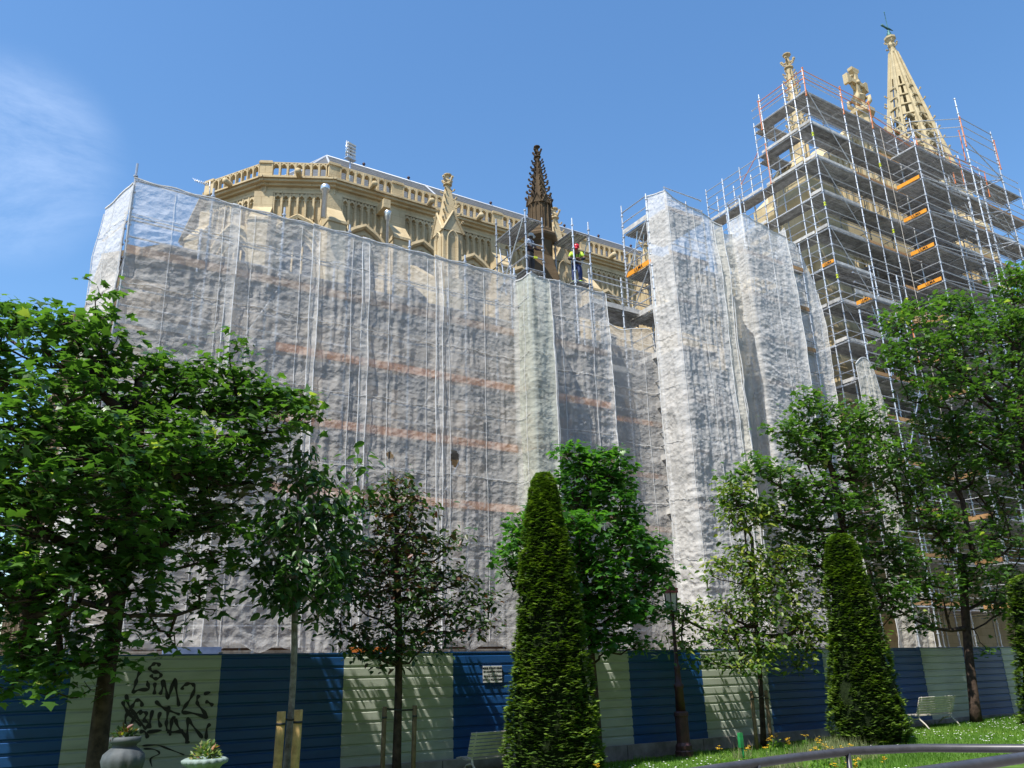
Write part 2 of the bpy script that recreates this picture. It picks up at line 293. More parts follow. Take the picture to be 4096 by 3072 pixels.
# ================================================================ FENCE
FV = 14.0; FB = [-4.75, -2.72, -0.68, 1.36, 3.41, 5.44, 7.48, 9.5, 11.53, 13.56, 15.55, 17.54, 19.5, 21.5, 23.4, 25.35, 27.3, 29.3, 31.3]
fence = empty('fence', (12, FV, 0), 'blue and cream corrugated metal hoarding along the building site', 'fence')
def fence_panel(u0, u1, blue, i):
    b = MB(); prof = []; z = 0.3; zt = 2.05
    while z < zt - 0.17: prof += [(z, 0.0), (z + 0.118, 0.0), (z + 0.134, 0.02), (z + 0.156, 0.02)]; z += 0.175
    prof += [(z, 0.0), (zt, 0.0)]
    off = FV + (0.0 if i % 2 else 0.006); vs = []
    for z_, d in prof: vs += [(u0 - 0.01, off + d, z_), (u1 + 0.01, off + d, z_)]
    n = len(prof); fs = [(2 * k, 2 * k + 1, 2 * k + 3, 2 * k + 2) for k in range(n - 1)]
    b.add(vs, fs); b.add([(x, y + 0.004, z_) for x, y, z_ in vs], [f[::-1] for f in fs])
    o = b.build('panel', BLUE if blue else PWHITE, fence, label='deep blue corrugated panel' if blue else 'cream corrugated panel')
for i in range(len(FB) - 1): fence_panel(FB[i], FB[i + 1], i % 2 == 0, i)
for i, u in enumerate(FB):
    b = MB(); b.box((u, FV + 0.07, 1.1), (0.06, 0.06, 2.0)); b.build('post', GALV, fence)
b = MB(); b.box((13, FV + 0.03, 2.062), (36.2, 0.05, 0.022)); b.build('top_rail', BLUE, fence)
for k in range(18):
    b = MB(); u0 = -4.9 + k * 2.02; zb = -0.05; b.box((u0 + 1.005, FV - 0.02, (0.3 + zb) / 2), (2.0, 0.22, 0.3 - zb)); b.build('footing_block', CONC, fence)
# sign with its lettering
sg = empty('sign', (8.3, FV - 0.02, 1.67), 'small white notice in two languages fixed to the blue panel above the bench', 'sign')
b = MB(); b.box((8.3, FV - 0.012, 1.675), (0.40, 0.012, 0.29)); b.build('sign_board', WHITEP, sg)
def text(body, size, loc, rot, mat, parent, name='lettering', ex=0.001, align='CENTER', scale=(1, 1, 1)):
    c = bpy.data.curves.new(name, 'FONT'); c.body = body; c.size = size; c.align_x = align; c.align_y = 'CENTER'; c.extrude = ex; c.resolution_u = 2; c.materials.append(mat); c.offset = 0.0015
    t_ = bpy.data.objects.new('tmp', c); col.objects.link(t_); me = bpy.data.meshes.new_from_object(t_.evaluated_get(bpy.context.evaluated_depsgraph_get())); bpy.data.objects.remove(t_)
    me.materials.clear(); me.materials.append(mat); o = bpy.data.objects.new(name, me); col.objects.link(o); o.rotation_euler = rot; o.scale = scale
    o.parent = parent; o.location = Vector(loc) - (parent_world(parent) if parent is not None else Vector()); return o
for k, t in enumerate(('MESEDEZ, EZ GELDITU HESIAREN', 'EDO ALDAMIOAREN ONDOAN', 'POR FAVOR NO SE DETENGAN', 'JUNTO A LA VALLA O ANDAMIO')):
    text(t, 0.045, (8.3, FV - 0.0195, 1.775 - k * 0.058 - (0.022 if k > 1 else 0)), (R(90), 0, 0), BLACKP, sg, scale=(0.62, 1.05, 1))
b = MB(); b.box((8.3, FV - 0.0192, 1.675), (0.2, 0.002, 0.003)); b.build('divider_line', BLACKP, sg)
# graffiti: strokes sprayed on the cream panel, as thin ribbons of paint
GR = [[(1330, 812), (1300, 790), (1268, 802), (1242, 830), (1262, 858), (1315, 868), (1335, 893), (1305, 918), (1270, 912), (1250, 885)],
      [(1167, 850), (1140, 905), (1125, 960), (1105, 1028), (1150, 1012), (1232, 1005), (1226, 965), (1221, 935)], [(1285, 950), (1283, 1000), (1280, 1050)],
      [(1350, 925), (1347, 1000), (1325, 1052)], [(1350, 925), (1375, 1000), (1395, 1082), (1420, 1005), (1450, 918), (1462, 1010), (1485, 1148)],
      [(1510, 1012), (1520, 982), (1562, 960), (1602, 967), (1614, 1003), (1582, 1080), (1540, 1142), (1514, 1195), (1600, 1205), (1722, 1243)],
      [(1652, 1053), (1635, 1092), (1642, 1132), (1690, 1192), (1725, 1246)], [(1690, 1046), (1747, 1030)], [(1703, 1108), (1735, 1118), (1768, 1143)],
      [(1045, 1048), (1070, 1140), (1130, 1230), (1212, 1342)], [(1020, 1103), (1032, 1152), (1082, 1222), (1172, 1312)],
      [(1180, 1152), (1168, 1106), (1130, 1100), (1100, 1142), (1075, 1182), (1042, 1242), (1040, 1330)], [(1180, 1190), (1140, 1202), (1100, 1270), (1060, 1322)],
      [(1150, 1210), (1190, 1195), (1216, 1212), (1196, 1260), (1230, 1290), (1218, 1332)], [(1266, 1178), (1246, 1270), (1240, 1332)], [(1330, 1193), (1315, 1260), (1336, 1322)],
      [(1288, 1103), (1340, 1150), (1400, 1182), (1492, 1216)], [(1402, 1143), (1386, 1240), (1380, 1300), (1386, 1352)], [(1452, 1250), (1430, 1240), (1421, 1300), (1410, 1392)],
      [(1386, 1352), (1430, 1362), (1522, 1350)], [(1452, 1250), (1482, 1322), (1562, 1422)], [(1560, 1238), (1556, 1330), (1550, 1442)], [(1560, 1250), (1602, 1312), (1682, 1412)],
      [(1746, 1292), (1716, 1332), (1710, 1422)], [(1218, 1362), (1342, 1346)], [(1158, 1360), (1202, 1360), (1226, 1412)], [(1535, 1440), (1575, 1448)],
      [(1180, 1475), (1300, 1470), (1400, 1502), (1530, 1552)], [(1190, 1500), (1280, 1506), (1322, 1540), (1250, 1582), (1262, 1650)]]
graf = empty('graffiti', (2.3, FV - 0.01, 1.2), 'black spray-painted tag on the cream panel behind the urns', 'graffiti')
def ribbon(pts, w, y):
    P = [Vector(p) for p in pts]; Q = []
    for i in range(len(P) - 1):
        a, b_, c_, d_ = P[max(i - 1, 0)], P[i], P[i + 1], P[min(i + 2, len(P) - 1)]
        for k in range(5):
            t = k / 5; Q.append(0.5 * ((2 * b_) + (c_ - a) * t + (2 * a - 5 * b_ + 4 * c_ - d_) * t * t + (3 * b_ - a - 3 * c_ + d_) * t ** 3))
    Q.append(P[-1]); vs = []; fs = []
    for i, q in enumerate(Q):
        d = (Q[min(i + 1, len(Q) - 1)] - Q[max(i - 1, 0)]).normalized(); nn = Vector((-d.z, 0, d.x)); ww = w * (0.8 + 0.35 * math.sin(i * 0.9)) * (0.6 if i in (0, len(Q) - 1) else 1)
        zz = [q + nn * ww, q - nn * ww]
        for z_ in zz: vs.append((z_.x, y, z_.z))
    fs = [(2 * i, 2 * i + 1, 2 * i + 3, 2 * i + 2) for i in range(len(Q) - 1)]; return vs, fs
for k, st in enumerate(GR):
    pts = [at(x * .482, 2272 + y * .482, FV) for x, y in st]; b = MB(); v, f = ribbon(pts, 0.025 if k < 27 else 0.013, FV - 0.0035 - 0.0004 * (k % 9)); b.add(v, f); b.build('paint_stroke', BLACKP, graf)

# ================================================================ CATHEDRAL
cath = empty('cathedral', (20, 36, 0), 'golden stone gothic church with parapet, pinnacles, gable and tall spire under repair', 'church')
NV = 30.0; ZT = 22.6
C = [Vector((6.15, 38.14, 0)), Vector((6.15, 33.86, 0)), Vector((7.8, 31.25, 0)), Vector((10.3, NV, 0)), Vector((36.0, NV, 0))]
class Facet:
    def __init__(s, a, b):
        s.o = a.copy(); s.t = (b - a).normalized(); s.L = (b - a).length; s.n = Vector((s.t.y, -s.t.x, 0)); s.ang = math.atan2(s.t.y, s.t.x)
        s.fr = Matrix(((s.t.x, s.n.x, 0), (s.t.y, s.n.y, 0), (0, 0, 1)))
    def P(s, t, n, z): return s.o + s.t * t + s.n * n + Vector((0, 0, z))
    def box(s, mb, t0, t1, n0, n1, z0, z1): mb.box(s.P((t0 + t1) / 2, (n0 + n1) / 2, (z0 + z1) / 2), (t1 - t0, n1 - n0, z1 - z0), s.fr)
    def place(s, o, t, n, z): o.rotation_euler = (0, 0, s.ang); o.location = s.P(t, n, z) - parent_world(o.parent)
def arch_pts(w, h, n=5, q=.95):
    """pointed arch outline, springing at height h - rise; origin bottom centre"""
    r_ = w * q; zs = h - math.sqrt(max(r_ ** 2 - (r_ - w / 2) ** 2, 0)); pts = [(-w / 2, 0)]
    a1 = math.acos((r_ - w / 2) / r_)
    for k in range(n + 1): a = a1 * k / n; pts.append((-w / 2 + r_ - r_ * math.cos(a), zs + r_ * math.sin(a)))
    for k in range(n - 1, -1, -1): a = a1 * k / n; pts.append((w / 2 - r_ + r_ * math.cos(a), zs + r_ * math.sin(a)))
    pts.append((w / 2, 0)); return pts
def arch_cell(W, H, w, h, z0, d, name, back=False, foil=False):
    """a W x H stone cell, depth d, pierced (or recessed) by a pointed arch; local x along wall, -y outward"""
    key = (name,)
    inner = [(x, z + z0) for x, z in arch_pts(w, h)]; n = len(inner); outer = []
    for i, (x, z) in enumerate(inner):
        if i == 0: outer.append((-W / 2, z0))
        elif i == n - 1: outer.append((W / 2, z0))
        else:
            t = i / (n - 1)
            if t < 0.25: outer.append((-W / 2, z))
            elif t > 0.75: outer.append((W / 2, z))
            else: outer.append((-W / 2 + W * (t - 0.25) / 0.5, H))
    b = MB(); vs = []
    for (x, z), (X, Z) in zip(inner, outer):
        vs += [(x * 0.86, -0.0, z0 + (z - z0) * 0.97), (x, -d * .5, z), (x * 1.06, -d, z), (X, -d, Z), (X, 0, Z)]
    fs = []
    for i in range(n - 1):
        a, c = i * 5, (i + 1) * 5
        fs += [(a, a + 1, c + 1, c), (a + 1, a + 2, c + 2, c + 1), (a + 2, a + 3, c + 3, c + 2), (a + 3, a + 4, c + 4, c + 3)]
        if not back: fs.append((a + 4, a, c, c + 4))
    # corner fills
    b.add(vs, [f[::-1] for f in fs])
    k = int(round(0.25 * (n - 1)))
    if z0 > 0: b.box((0, -d / 2, z0 / 2), (W, d, z0))
    b.box((-W / 2 + 0.02, -d - 0.012, H / 2), (0.05, 0.03, H))
    for sx in (-1, 1):   # spandrel corners
        b.add([(sx * W / 2, -d, outer[k][1]), (sx * W / 2, -d, H), (sx * W * 0.18, -d, H), (sx * w * 0.3, -d, H * 0.93)], [(0, 1, 2, 3) if sx < 0 else (3, 2, 1, 0)])
    if foil:            # trefoil cusps
        for sx in (-1, 1):
            cz = z0 + h - w * 0.75; b.add([(sx * w / 2, -d * .7, cz + w * .22), (sx * w * .16, -d * .7, cz), (sx * w / 2, -d * .7, cz - w * .22), (sx * w / 2, -d * .2, cz + w * .22), (sx * w * .16, -d * .2, cz), (sx * w / 2, -d * .2, cz - w * .22)],
                                                 [(0, 1, 2), (0, 3, 4, 1), (1, 4, 5, 2)] if sx < 0 else [(2, 1, 0), (1, 4, 3, 0), (2, 5, 4, 1)])
    me = bpy.data.meshes.new(name); me.from_pydata(b.v, [], b.f); me.materials.append(STONE); return me
ME_BAL = arch_cell(0.345, 0.66, 0.25, 0.55, 0.07, 0.12, 'arch_opening')
ME_BLIND = arch_cell(0.345, 1.22, 0.24, 1.12, 0.0, 0.13, 'blind_arch', back=True, foil=True)
fac = [Facet(C[0], C[1]), Facet(C[1], C[2]), Facet(C[2], C[3]), Facet(C[3], C[4])]
PIL = {1: [0.0], 2: [0.0], 3: [0.0, 2.94, 8.13, 13.3, 18.5, 23.6]}   # pilaster stations along each facet
def buttress(fc, t, w, parent, deep=0.75, zlo=9.0):
    b = MB(); fc.box(b, t - w / 2, t + w / 2, -0.2, 0.16, zlo, 21.15)
    z1 = 19.55; z2 = 20.4; P = fc.P; a, c = t - w / 2, t + w / 2
    b.add([P(a, .16, z2), P(c, .16, z2), P(c, deep, z1), P(a, deep, z1), P(a, .16, zlo), P(c, .16, zlo), P(c, deep, zlo), P(a, deep, zlo)],
          [(0, 1, 2, 3), (3, 2, 6, 7), (0, 3, 7, 4), (1, 5, 6, 2)])
    fc.box(b, a - 0.03, c + 0.03, 0.2, deep + 0.05, z1 - 0.14, z1 - 0.02)
    b.build('buttress', STONE, parent)
for fi, fc in enumerate(fac):
    wl_ = MB(); L = fc.L
    # windows: (centre, width, apex z)
    if fi == 1: wins = [L / 2]
    elif fi == 2: wins = [L / 2 + 0.05]
    elif fi == 3: wins = [1.5, 4.23, 6.83] + [9.42 + 2.6 * k for k in range(5)]
    else: wins = [L / 2]
    WW, ZA, ZS = 2.0, 19.82, 15.2
    # wall with pointed openings: solid wall pieces between the windows + arch-shaped lintels
    edges = [0.0]
    for c_ in wins:
        a, b_ = c_ - WW / 2, c_ + WW / 2
        if a > edges[-1]: fc.box(wl_, edges[-1], a, -0.6, 0, 8, 21.1)
        fc.box(wl_, a, b_, -0.6, 0, 8, ZS); pts = arch_pts(WW, ZA - ZS, 7, .72)
        for i in range(1, len(pts) - 2):
            (x0, z0), (x1, z1) = pts[i], pts[i + 1]
            vs = [fc.P(c_ + x, n_, z) for n_ in (0, -0.6) for x, z in ((x0, ZS + z0), (x1, ZS + z1), (x1, 21.1), (x0, 21.1))]
            wl_.add(vs, [(0, 3, 2, 1)[::-1], (4, 5, 6, 7), (0, 1, 5, 4)])
        edges.append(b_)
    if L > edges[-1]: fc.box(wl_, edges[-1], L, -0.6, 0, 8, 21.1)
    wall = wl_.build('nave_wall' if fi == 3 else 'apse_wall', STONE, cath)
    for c_ in wins:
        b = MB(); pts = [(x, z + ZS) for x, z in arch_pts(WW, ZA - ZS, 7, .72)]
        for (s0, s1, n0, n1) in ((1.0, 0.9, 0.02, -0.12), (0.9, 0.78, -0.1, -0.24), (0.78, 0.68, -0.22, -0.36)):   # receding orders
            ci = [(x * s0, ZS + (z - ZS) * (1 - (1 - s0) * .42)) for x, z in pts]; cj = [(x * s1, ZS + (z - ZS) * (1 - (1 - s1) * .42)) for x, z in pts]
            for i in range(len(pts) - 1):
                q = [fc.P(c_ + ci[i][0], n0, ci[i][1]), fc.P(c_ + ci[i + 1][0], n0, ci[i + 1][1]), fc.P(c_ + cj[i + 1][0], n0, cj[i + 1][1]), fc.P(c_ + cj[i][0], n0, cj[i][1]), fc.P(c_ + cj[i + 1][0], n1, cj[i + 1][1]), fc.P(c_ + cj[i][0], n1, cj[i][1])]
                b.add(q, [(0, 1, 2, 3), (3, 2, 4, 5)])
        win = b.build('window', STONE, cath)
        b = MB(); q = [fc.P(c_ + x * .7, -0.34, ZS + (z - ZS) * .88) for x, z in pts]; b.add(q, [tuple(range(len(q)))]); b.build('pane', GLASS, win)
        b = MB()
        for x in (-0.2, 0.2): b.tube(fc.P(c_ + x, -0.3, ZS), fc.P(c_ + x, -0.3, ZA - 0.9), 0.04)
        b.build('mullion', STONE, win)
        b = MB()   # hood mould with an ogee lift
        hp = [fc.P(c_ + x * 1.13, 0.07, ZS + (z - ZS) * 1.035 + (0.05 if abs(x) < .01 else 0)) for x, z in pts if z > ZS + 1.2]
        b.path(hp, 0.13, 6, False); hp2 = [p + fc.n * 0.06 for p in hp]; b.path(hp2, 0.05, 6, False); b.build('hood_mould', STONE, win)
    # moulded string courses and cornice
    e0, e1 = (-0.1 if fi < 3 else -0.05), L + 0.12
    for (z0, z1, n1, nm) in ((21.1, 21.2, 0.14, 'string_course'), (21.2, 21.42, 0.1, 'frieze_band'), (21.42, 21.54, 0.24, 'string_course'), (21.54, 21.66, 0.38, 'cornice'), (21.66, 21.74, 0.46, 'cornice')):
        b = MB(); fc.box(b, e0 - n1 * .25, e1 + n1 * .2, -0.5, n1 + 0.002 * fi, z0 + 0.0005 * fi, z1 - 0.0005 * fi); b.build(nm, STONE, cath)
    b = MB(); P = fc.P; b.add([P(e0, .46, 21.74), P(e1, .46, 21.74), P(e1, .24, 21.86), P(e0, .24, 21.86), P(e1, -.4, 21.86), P(e0, -.4, 21.86)], [(0, 1, 2, 3), (3, 2, 4, 5)]); b.build('cornice_slope', STONE, cath)
    # balustrade bays
    bal = empty('balustrade', fc.P(L / 2, 0, 21.86)); bal.parent = cath; bal.location = fc.P(L / 2, 0, 21.86) - cath.location; bal["label"] = 'pierced balustrade of pointed arches'
    st = PIL.get(fi, [0.0]) + [L]; bal_w = 0.5
    for k in range(len(st) - 1):
        a, c_ = st[k] + (bal_w / 2), st[k + 1] - (bal_w / 2 if k < len(st) - 2 or fi < 3 else 0); n = max(1, round((c_ - a) / 0.335)); w = (c_ - a) / n
        for j in range(n):
            o = link('arch', ME_BAL, bal); fc.place(o, a + w * (j + .5), 0.06, 21.88); o.scale = (w / 0.345, 1, 1)
        bb = MB(); fc.box(bb, a, c_, -0.14, 0.12, 21.862, 21.90); bb.build('base_rail', STONE, bal)
        bb = MB(); fc.box(bb, a, c_, -0.16, 0.11, 22.49, 22.545); fc.box(bb, a, c_, -0.2, 0.16, 22.548, 22.6); bb.build('cap_rail', STONE, bal)
    for t in st[:-1]:
        bb = MB(); fc.box(bb, t - bal_w / 2, t + bal_w / 2, -0.22, 0.18, 21.87, 22.5); fc.box(bb, t - bal_w / 2 - .04, t + bal_w / 2 + .04, -0.26, 0.23, 22.502, 22.57); fc.box(bb, t - bal_w / 2 - .01, t + bal_w / 2 + .01, -0.24, 0.2, 22.572, 22.64)
        fc.box(bb, t - bal_w / 2 - .04, t + bal_w / 2 + .04, -0.2, 0.24, 21.865, 21.93); bb.build('pier', STONE, bal)
    # blind arcade
    for k in range(len(st) - 1):
        pw = 0.82 if fi < 3 or k == 0 else 0.7
        a, c_ = st[k] + pw / 2, st[k + 1] - (pw / 2 if (fi < 3 or k < len(st) - 2) else 0); n = max(1, round((c_ - a) / 0.32)); w = (c_ - a) / n
        for j in range(n):
            t = a + w * (j + .5); o = link('blind_arch', ME_BLIND, wall); o.rotation_euler = (0, 0, fc.ang); o.location = fc.P(t, 0.0, 19.86) - cath.location; o.scale = (w / 0.345, 1, 1)
        b = MB()
        fc.box(b, a, c_, 0.002, 0.1, 21.075, 21.1)
        for j in range(n + 1):    # little shafts running down past the arcade
            t = a + w * j; zl = 18.6
            for c2 in wins:
                if abs(t - c2) < WW * .62: zl = max(zl, ZA + .22 - 1.5 * (abs(t - c2) / (WW * .62)) ** 1.5 * 1.1)
            if zl < 19.8: b.tube(fc.P(t, .1, zl), fc.P(t, .1, 19.86), .028, n=5)
        b.build('arcade_shaft', STONE, wall)
    for t in st[:-1]:
        if fi > 0: buttress(fc, t, 0.78, cath, 0.8)
    # gargoyle spouts
    gs = {1: [L / 2], 2: [L / 2 + .05], 3: [1.6, 4.35, 6.9, 9.5, 12.1, 14.7, 17.3]}.get(fi, [])
    for t in gs:
        b = MB(); P0, P1 = fc.P(t, 0.3, 21.74), fc.P(t, 0.78, 21.80); b.path([P0, P0.lerp(P1, .5), P1, P1 + fc.n * .06], [0.1, 0.13, 0.14, 0.10], 8); b.build('gargoyle', STONE, cath)
b = MB(); b.box((9.9, 29.75, 20.2), (0.02, 0.02, 0.02))
# apse / nave roof with hips
zr, zp = 27.25, 21.7; AP = Vector((11.95, 36, zr)); ring = []
def inset(c, k=0.6): d = (Vector((11.95, 36, 0)) - c).normalized(); return c + d * k + Vector((0, 0, zp))
r0, r1, r2 = inset(C[1]), inset(C[2]), Vector((11.0, 30.6, zp)); m1, m2, m3 = [Vector((p.x, 72 - p.y, p.z)) for p in (r0, r1, r2)]
b = MB(); FR = Vector((62, 36, zr)); b.add([r0, r1, r2, AP, m1, m2, m3, Vector((62, 30.6, zp)), FR, Vector((62, 41.4, zp))],
      [(1, 0, 3), (2, 1, 3), (0, 4, 3), (4, 5, 3), (5, 6, 3), (7, 2, 3, 8), (6, 9, 8, 3)]); rf = b.build('roof', SLATE, cath)
b = MB(); b.tube(AP, FR, 0.07); b.build('ridge_trim', LEAD, rf)
for p in (r0, r1, r2): b = MB(); b.tube(p, AP, 0.06); b.build('hip_trim', LEAD, rf)
for uu in (17.6, 25.2, 32.5): b = MB(); b.tube((uu, 30.6, zp + .05), (uu, 36, zr + .05), 0.05); b.build('roof_seam', LEAD, rf)
for uu in np.arange(14, 34, 2.6): b = MB(); b.lathe((uu, 36, zr), [(0.05, 0), (0.05, .15), (0.1, .2), (0.03, .3)], 6); b.build('ridge_finial', IRON, rf)
for k in range(1, 18):    # slate courses standing proud of each other
    t = k / 18; p0 = Vector((11.0, 30.6, zp)).lerp(AP, t); b = MB(); off = Vector((0, -0.02, 0.02)); b.tube(p0 + off, Vector((62, p0.y, p0.z)) + off, 0.012, n=3); b.build('slate_course', SLATE, rf)
# flue and downpipe
fl = MB(); c = Vector((9.62, 28.9, 0)); fl.lathe(c, [(0.11, 19.3), (0.11, 20.45), (0.13, 20.46), (0.13, 20.5), (0.2, 20.52), (0.2, 20.72), (0.15, 20.8), (0.02, 20.84)], 12); fl.build('flue_pipe', ALU, cath, 'steel flue with a cowl on the apse corner')
fl = MB(); c = at(1551, 860, 29.05); fl.lathe((c.x, c.y, 0), [(0.07, 10), (0.07, 20.05), (0.12, 20.1), (0.15, 20.4), (0.17, 20.46)], 10); fl.build('downpipe', ALU, cath, 'pale metal downpipe')
fl = MB(); fl.box((c.x, 29.55, 20.95), (0.32, 0.8, 0.4)); fl.build('corbel', STONE, cath)

# lower walls behind the netting: ambulatory and aisle
lo = MB(); AW = [Vector((1.95, 44, 0)), Vector((1.95, 26.4, 0)), Vector((3.4, 24.9, 0)), Vector((13.9, 25.0, 0)), Vector((33.5, 25.0, 0))]
for a, b_ in zip(AW[:-1], AW[1:]):
    f_ = Facet(a, b_); f_.box(lo, 0, f_.L, -0.5, 0, 0, 14.2); f_.box(lo, -.1, f_.L + .1, -0.4, 0.2, 14.2, 14.4)
    n = int(f_.L // 2.6)
    for k in range(n + 1): f_.box(lo, k * f_.L / max(n, 1) - .35, k * f_.L / max(n, 1) + .35, 0, 0.7, 0, 12.2)
lo.build('aisle_wall', STONEA, cath)
b = MB(); b.add([(13.9, 24.8, 14.41), (34, 24.8, 14.41), (34, 30, 15.9), (13.9, 30, 15.9), (3.5, 25.0, 14.41), (2.0, 26.5, 14.41), (8, 31.5, 15.9), (2.0, 36, 14.41), (6.5, 36, 15.9)], [(0, 1, 2, 3), (4, 0, 3, 6), (5, 4, 6), (7, 5, 6, 8)]); b.build('aisle_roof', SLATE, cath)

# ---- pinnacles (crocketed)
def crocket(mb, p, out, s):
    out = Vector(out).normalized(); side = out.cross(Vector((0, 0, 1))); q = p + out * s * .9 + Vector((0, 0, s * .45))
    mb.path([p, p + out * s * .6 + Vector((0, 0, s * .05)), q], [s * .26, s * .2, s * .3], 5, False)
    mb.box(q + Vector((0, 0, s * .15)) + out * s * .1, (s * .45, s * .45, s * .35)); mb.box(q - Vector((0, 0, s * .3)) + out * s * .05, (s * .3, s * .3, s * .25))
def finial(mb, c, r_, s):
    mb.lathe(c, [(r_ * 1.0, 0), (r_ * 1.1, s * .2), (r_ * 2.1, s * .3), (r_ * 2.1, s * .42), (r_ * 1.0, s * .5), (r_ * .9, s * .8), (r_ * 1.1, s * 1.0), (r_ * .8, s * 1.4), (r_ * .9, s * 1.7), (r_ * 1.9, s * 1.85), (r_ * 1.9, s * 1.95), (r_ * .6, s * 2.1)], 8, False)
    for k in range(4):
        a = k * math.pi / 2 + .4; d = Vector((math.cos(a), math.sin(a), 0)); crocket(mb, Vector(c) + d * r_ * .8 + Vector((0, 0, s * 1.0)), d, r_ * 2.0); crocket(mb, Vector(c) + d * r_ * .8 + Vector((0, 0, s * .75)), d, r_ * 1.4)
def pinnacle(c, half, zb, zg, zt, mat, sides=4, ph=math.pi / 4, label=None, cr=0.16, n_cr=6, shaft_low=None, parent=cath, detail=True, rtf=.2, fs=1.0):
    """shaft up to zg (gablets start), crocketed spirelet to zt"""
    root = empty('pinnacle', (c[0], c[1], zb), label); root.parent = parent; root.location = Vector((c[0], c[1], zb)) - parent_world(parent)
    rr = half / math.cos(math.pi / sides); C0 = Vector((c[0], c[1], 0)); H = zt - zg
    b = MB(); b.lathe(C0, [(rr, zb), (rr, zg)], sides, False, ph); b.lathe(C0, [(rr * 1.12, zb), (rr * 1.12, zb + .12), (rr * 1.0, zb + .25)], sides, False, ph); b.build('shaft', mat, root)
    for k in range(sides):
        a = ph + math.pi / sides + 2 * math.pi * k / sides; n = Vector((math.cos(a), math.sin(a), 0)); t = Vector((-n.y, n.x, 0)); w = 2 * rr * math.sin(math.pi / sides)
        if -n.dot(FW) < -0.35: continue
        hg = w * 1.05; o = C0 + n * half; zt_ = Vector((0, 0, 1))
        b = MB()   # gablet with raking copings
        zz = zg - w * .25
        b.prism([o + t * (-w * .56) + zt_ * zz - n * .1, o + t * (w * .56) + zt_ * zz - n * .1, o + zt_ * (zz + hg) - n * .1], [o + t * (-w * .56) + zt_ * zz + n * .06, o + t * (w * .56) + zt_ * zz + n * .06, o + zt_ * (zz + hg) + n * .06])
        for sx in (-1, 1): b.tube(o + t * sx * w * .6 + zt_ * (zz - .04) + n * .08, o + zt_ * (zz + hg + .05) + n * .08, 0.045 * w / .7, n=4, sm=False)
        b.build('gablet', mat, root)
        b = MB(); pts = arch_pts(w * .56, (zg - zb) * .82, 5); z0 = zb + (zg - zb) * .12
        hp = [o + t * x + zt_ * (z0 + z) + n * .03 for x, z in pts]; b.path(hp, 0.045 * w / .7, 5, False)
        hp = [o + t * x * .74 + zt_ * (z0 + z * .96) + n * .02 for x, z in pts]; b.path(hp, 0.028 * w / .7, 5, False)
        b.build('blind_tracery', mat, root)
    b = MB(); r0_ = rr * .9; rt = rr * rtf; b.lathe(C0, [(r0_, zg), (rt, zt - H * .2)], sides, False, ph); b.build('spirelet', mat, root)
    for k in range(sides):
        b = MB(); a = ph + 2 * math.pi * k / sides; d = Vector((math.cos(a), math.sin(a), 0))
        for j in range(n_cr):
            f_ = (j + .6) / (n_cr + .3); r_ = r0_ + (rt - r0_) * f_; z = zg + (H * .8) * f_
            crocket(b, C0 + d * r_ + Vector((0, 0, z)), d, cr * (1.15 - .4 * f_))
        b.build('crocket_row', mat, root)
    b = MB(); finial(b, C0 + Vector((0, 0, zt - H * .22)), rr * .16 * fs, H * .115); b.build('finial', mat, root)
    return root
for k, u in enumerate((13.72, 19.0, 24.1, 29.3)):
    pinnacle((u, 26.0), 0.40, 16.0 if k else 15.6, 18.35, 20.95, STONE, label=['golden square pinnacle left of the dark one', 'golden pinnacle half hidden behind the dark one', 'golden pinnacle beside the tall wrapped scaffold', 'golden pinnacle hidden by netting'][k], cr=0.15, n_cr=5)
    b = MB(); b.box((u, 26.0, 12.5), (1.0, 1.4, 7.0)); b.build('buttress_pier', STONE, cath)
    b = MB()   # flying buttress
    for (z0, z1, th) in ((16.2, 18.9, .45),):
        b.prism([Vector((u - .22, 26.3, z0)), Vector((u - .22, 30, z1)), Vector((u - .22, 30, z1 - .9)), Vector((u - .22, 28.2, z0 + .5)), Vector((u - .22, 26.3, z0 - 1.2))], [Vector((u + .22, 26.3, z0)), Vector((u + .22, 30, z1)), Vector((u + .22, 30, z1 - .9)), Vector((u + .22, 28.2, z0 + .5)), Vector((u + .22, 26.3, z0 - 1.2))])
    b.build('flying_buttress', STONE, cath)
# dark weathered octagonal pinnacle on its own buttress
DC = (17.12, 24.45)
pinnacle(DC, 0.42, 18.35, 19.75, 22.55, STONED, 8, math.pi / 8, 'dark weathered octagonal pinnacle with crockets', cr=0.15, n_cr=7)
b = MB(); b.lathe((DC[0], DC[1], 0), [(0.45, 17.2), (0.48, 17.95), (0.68, 18.12), (0.7, 18.22), (0.66, 18.3), (0.45, 18.36)], 8, False, math.pi / 8); b.build('corbel_ring', STONED, cath)
b = MB(); b.lathe((DC[0], DC[1], 0), [(0.95, 15.3), (0.82, 16.0), (0.5, 17.25)], 8, False, math.pi / 8); b.box((DC[0] + .1, DC[1] + .9, 15.2), (1.0, 2.0, 3.2)); b.build('buttress_head', STONED, cath)
b = MB(); b.box((DC[0] + .1, DC[1] + .6, 7.0), (1.5, 1.9, 14.0)); b.prism([Vector((DC[0] - .66, DC[1] - .36, 14)), Vector((DC[0] + .86, DC[1] - .36, 14)), Vector((DC[0] + .86, DC[1] + 1.6, 14)), Vector((DC[0] - .66, DC[1] + 1.6, 14))], [Vector((DC[0] - .4, DC[1] - .2, 15.3)), Vector((DC[0] + .6, DC[1] - .2, 15.3)), Vector((DC[0] + .6, DC[1] + 1.6, 15.3)), Vector((DC[0] - .4, DC[1] + 1.6, 15.3))]); b.build('buttress_body', STONED, cath)

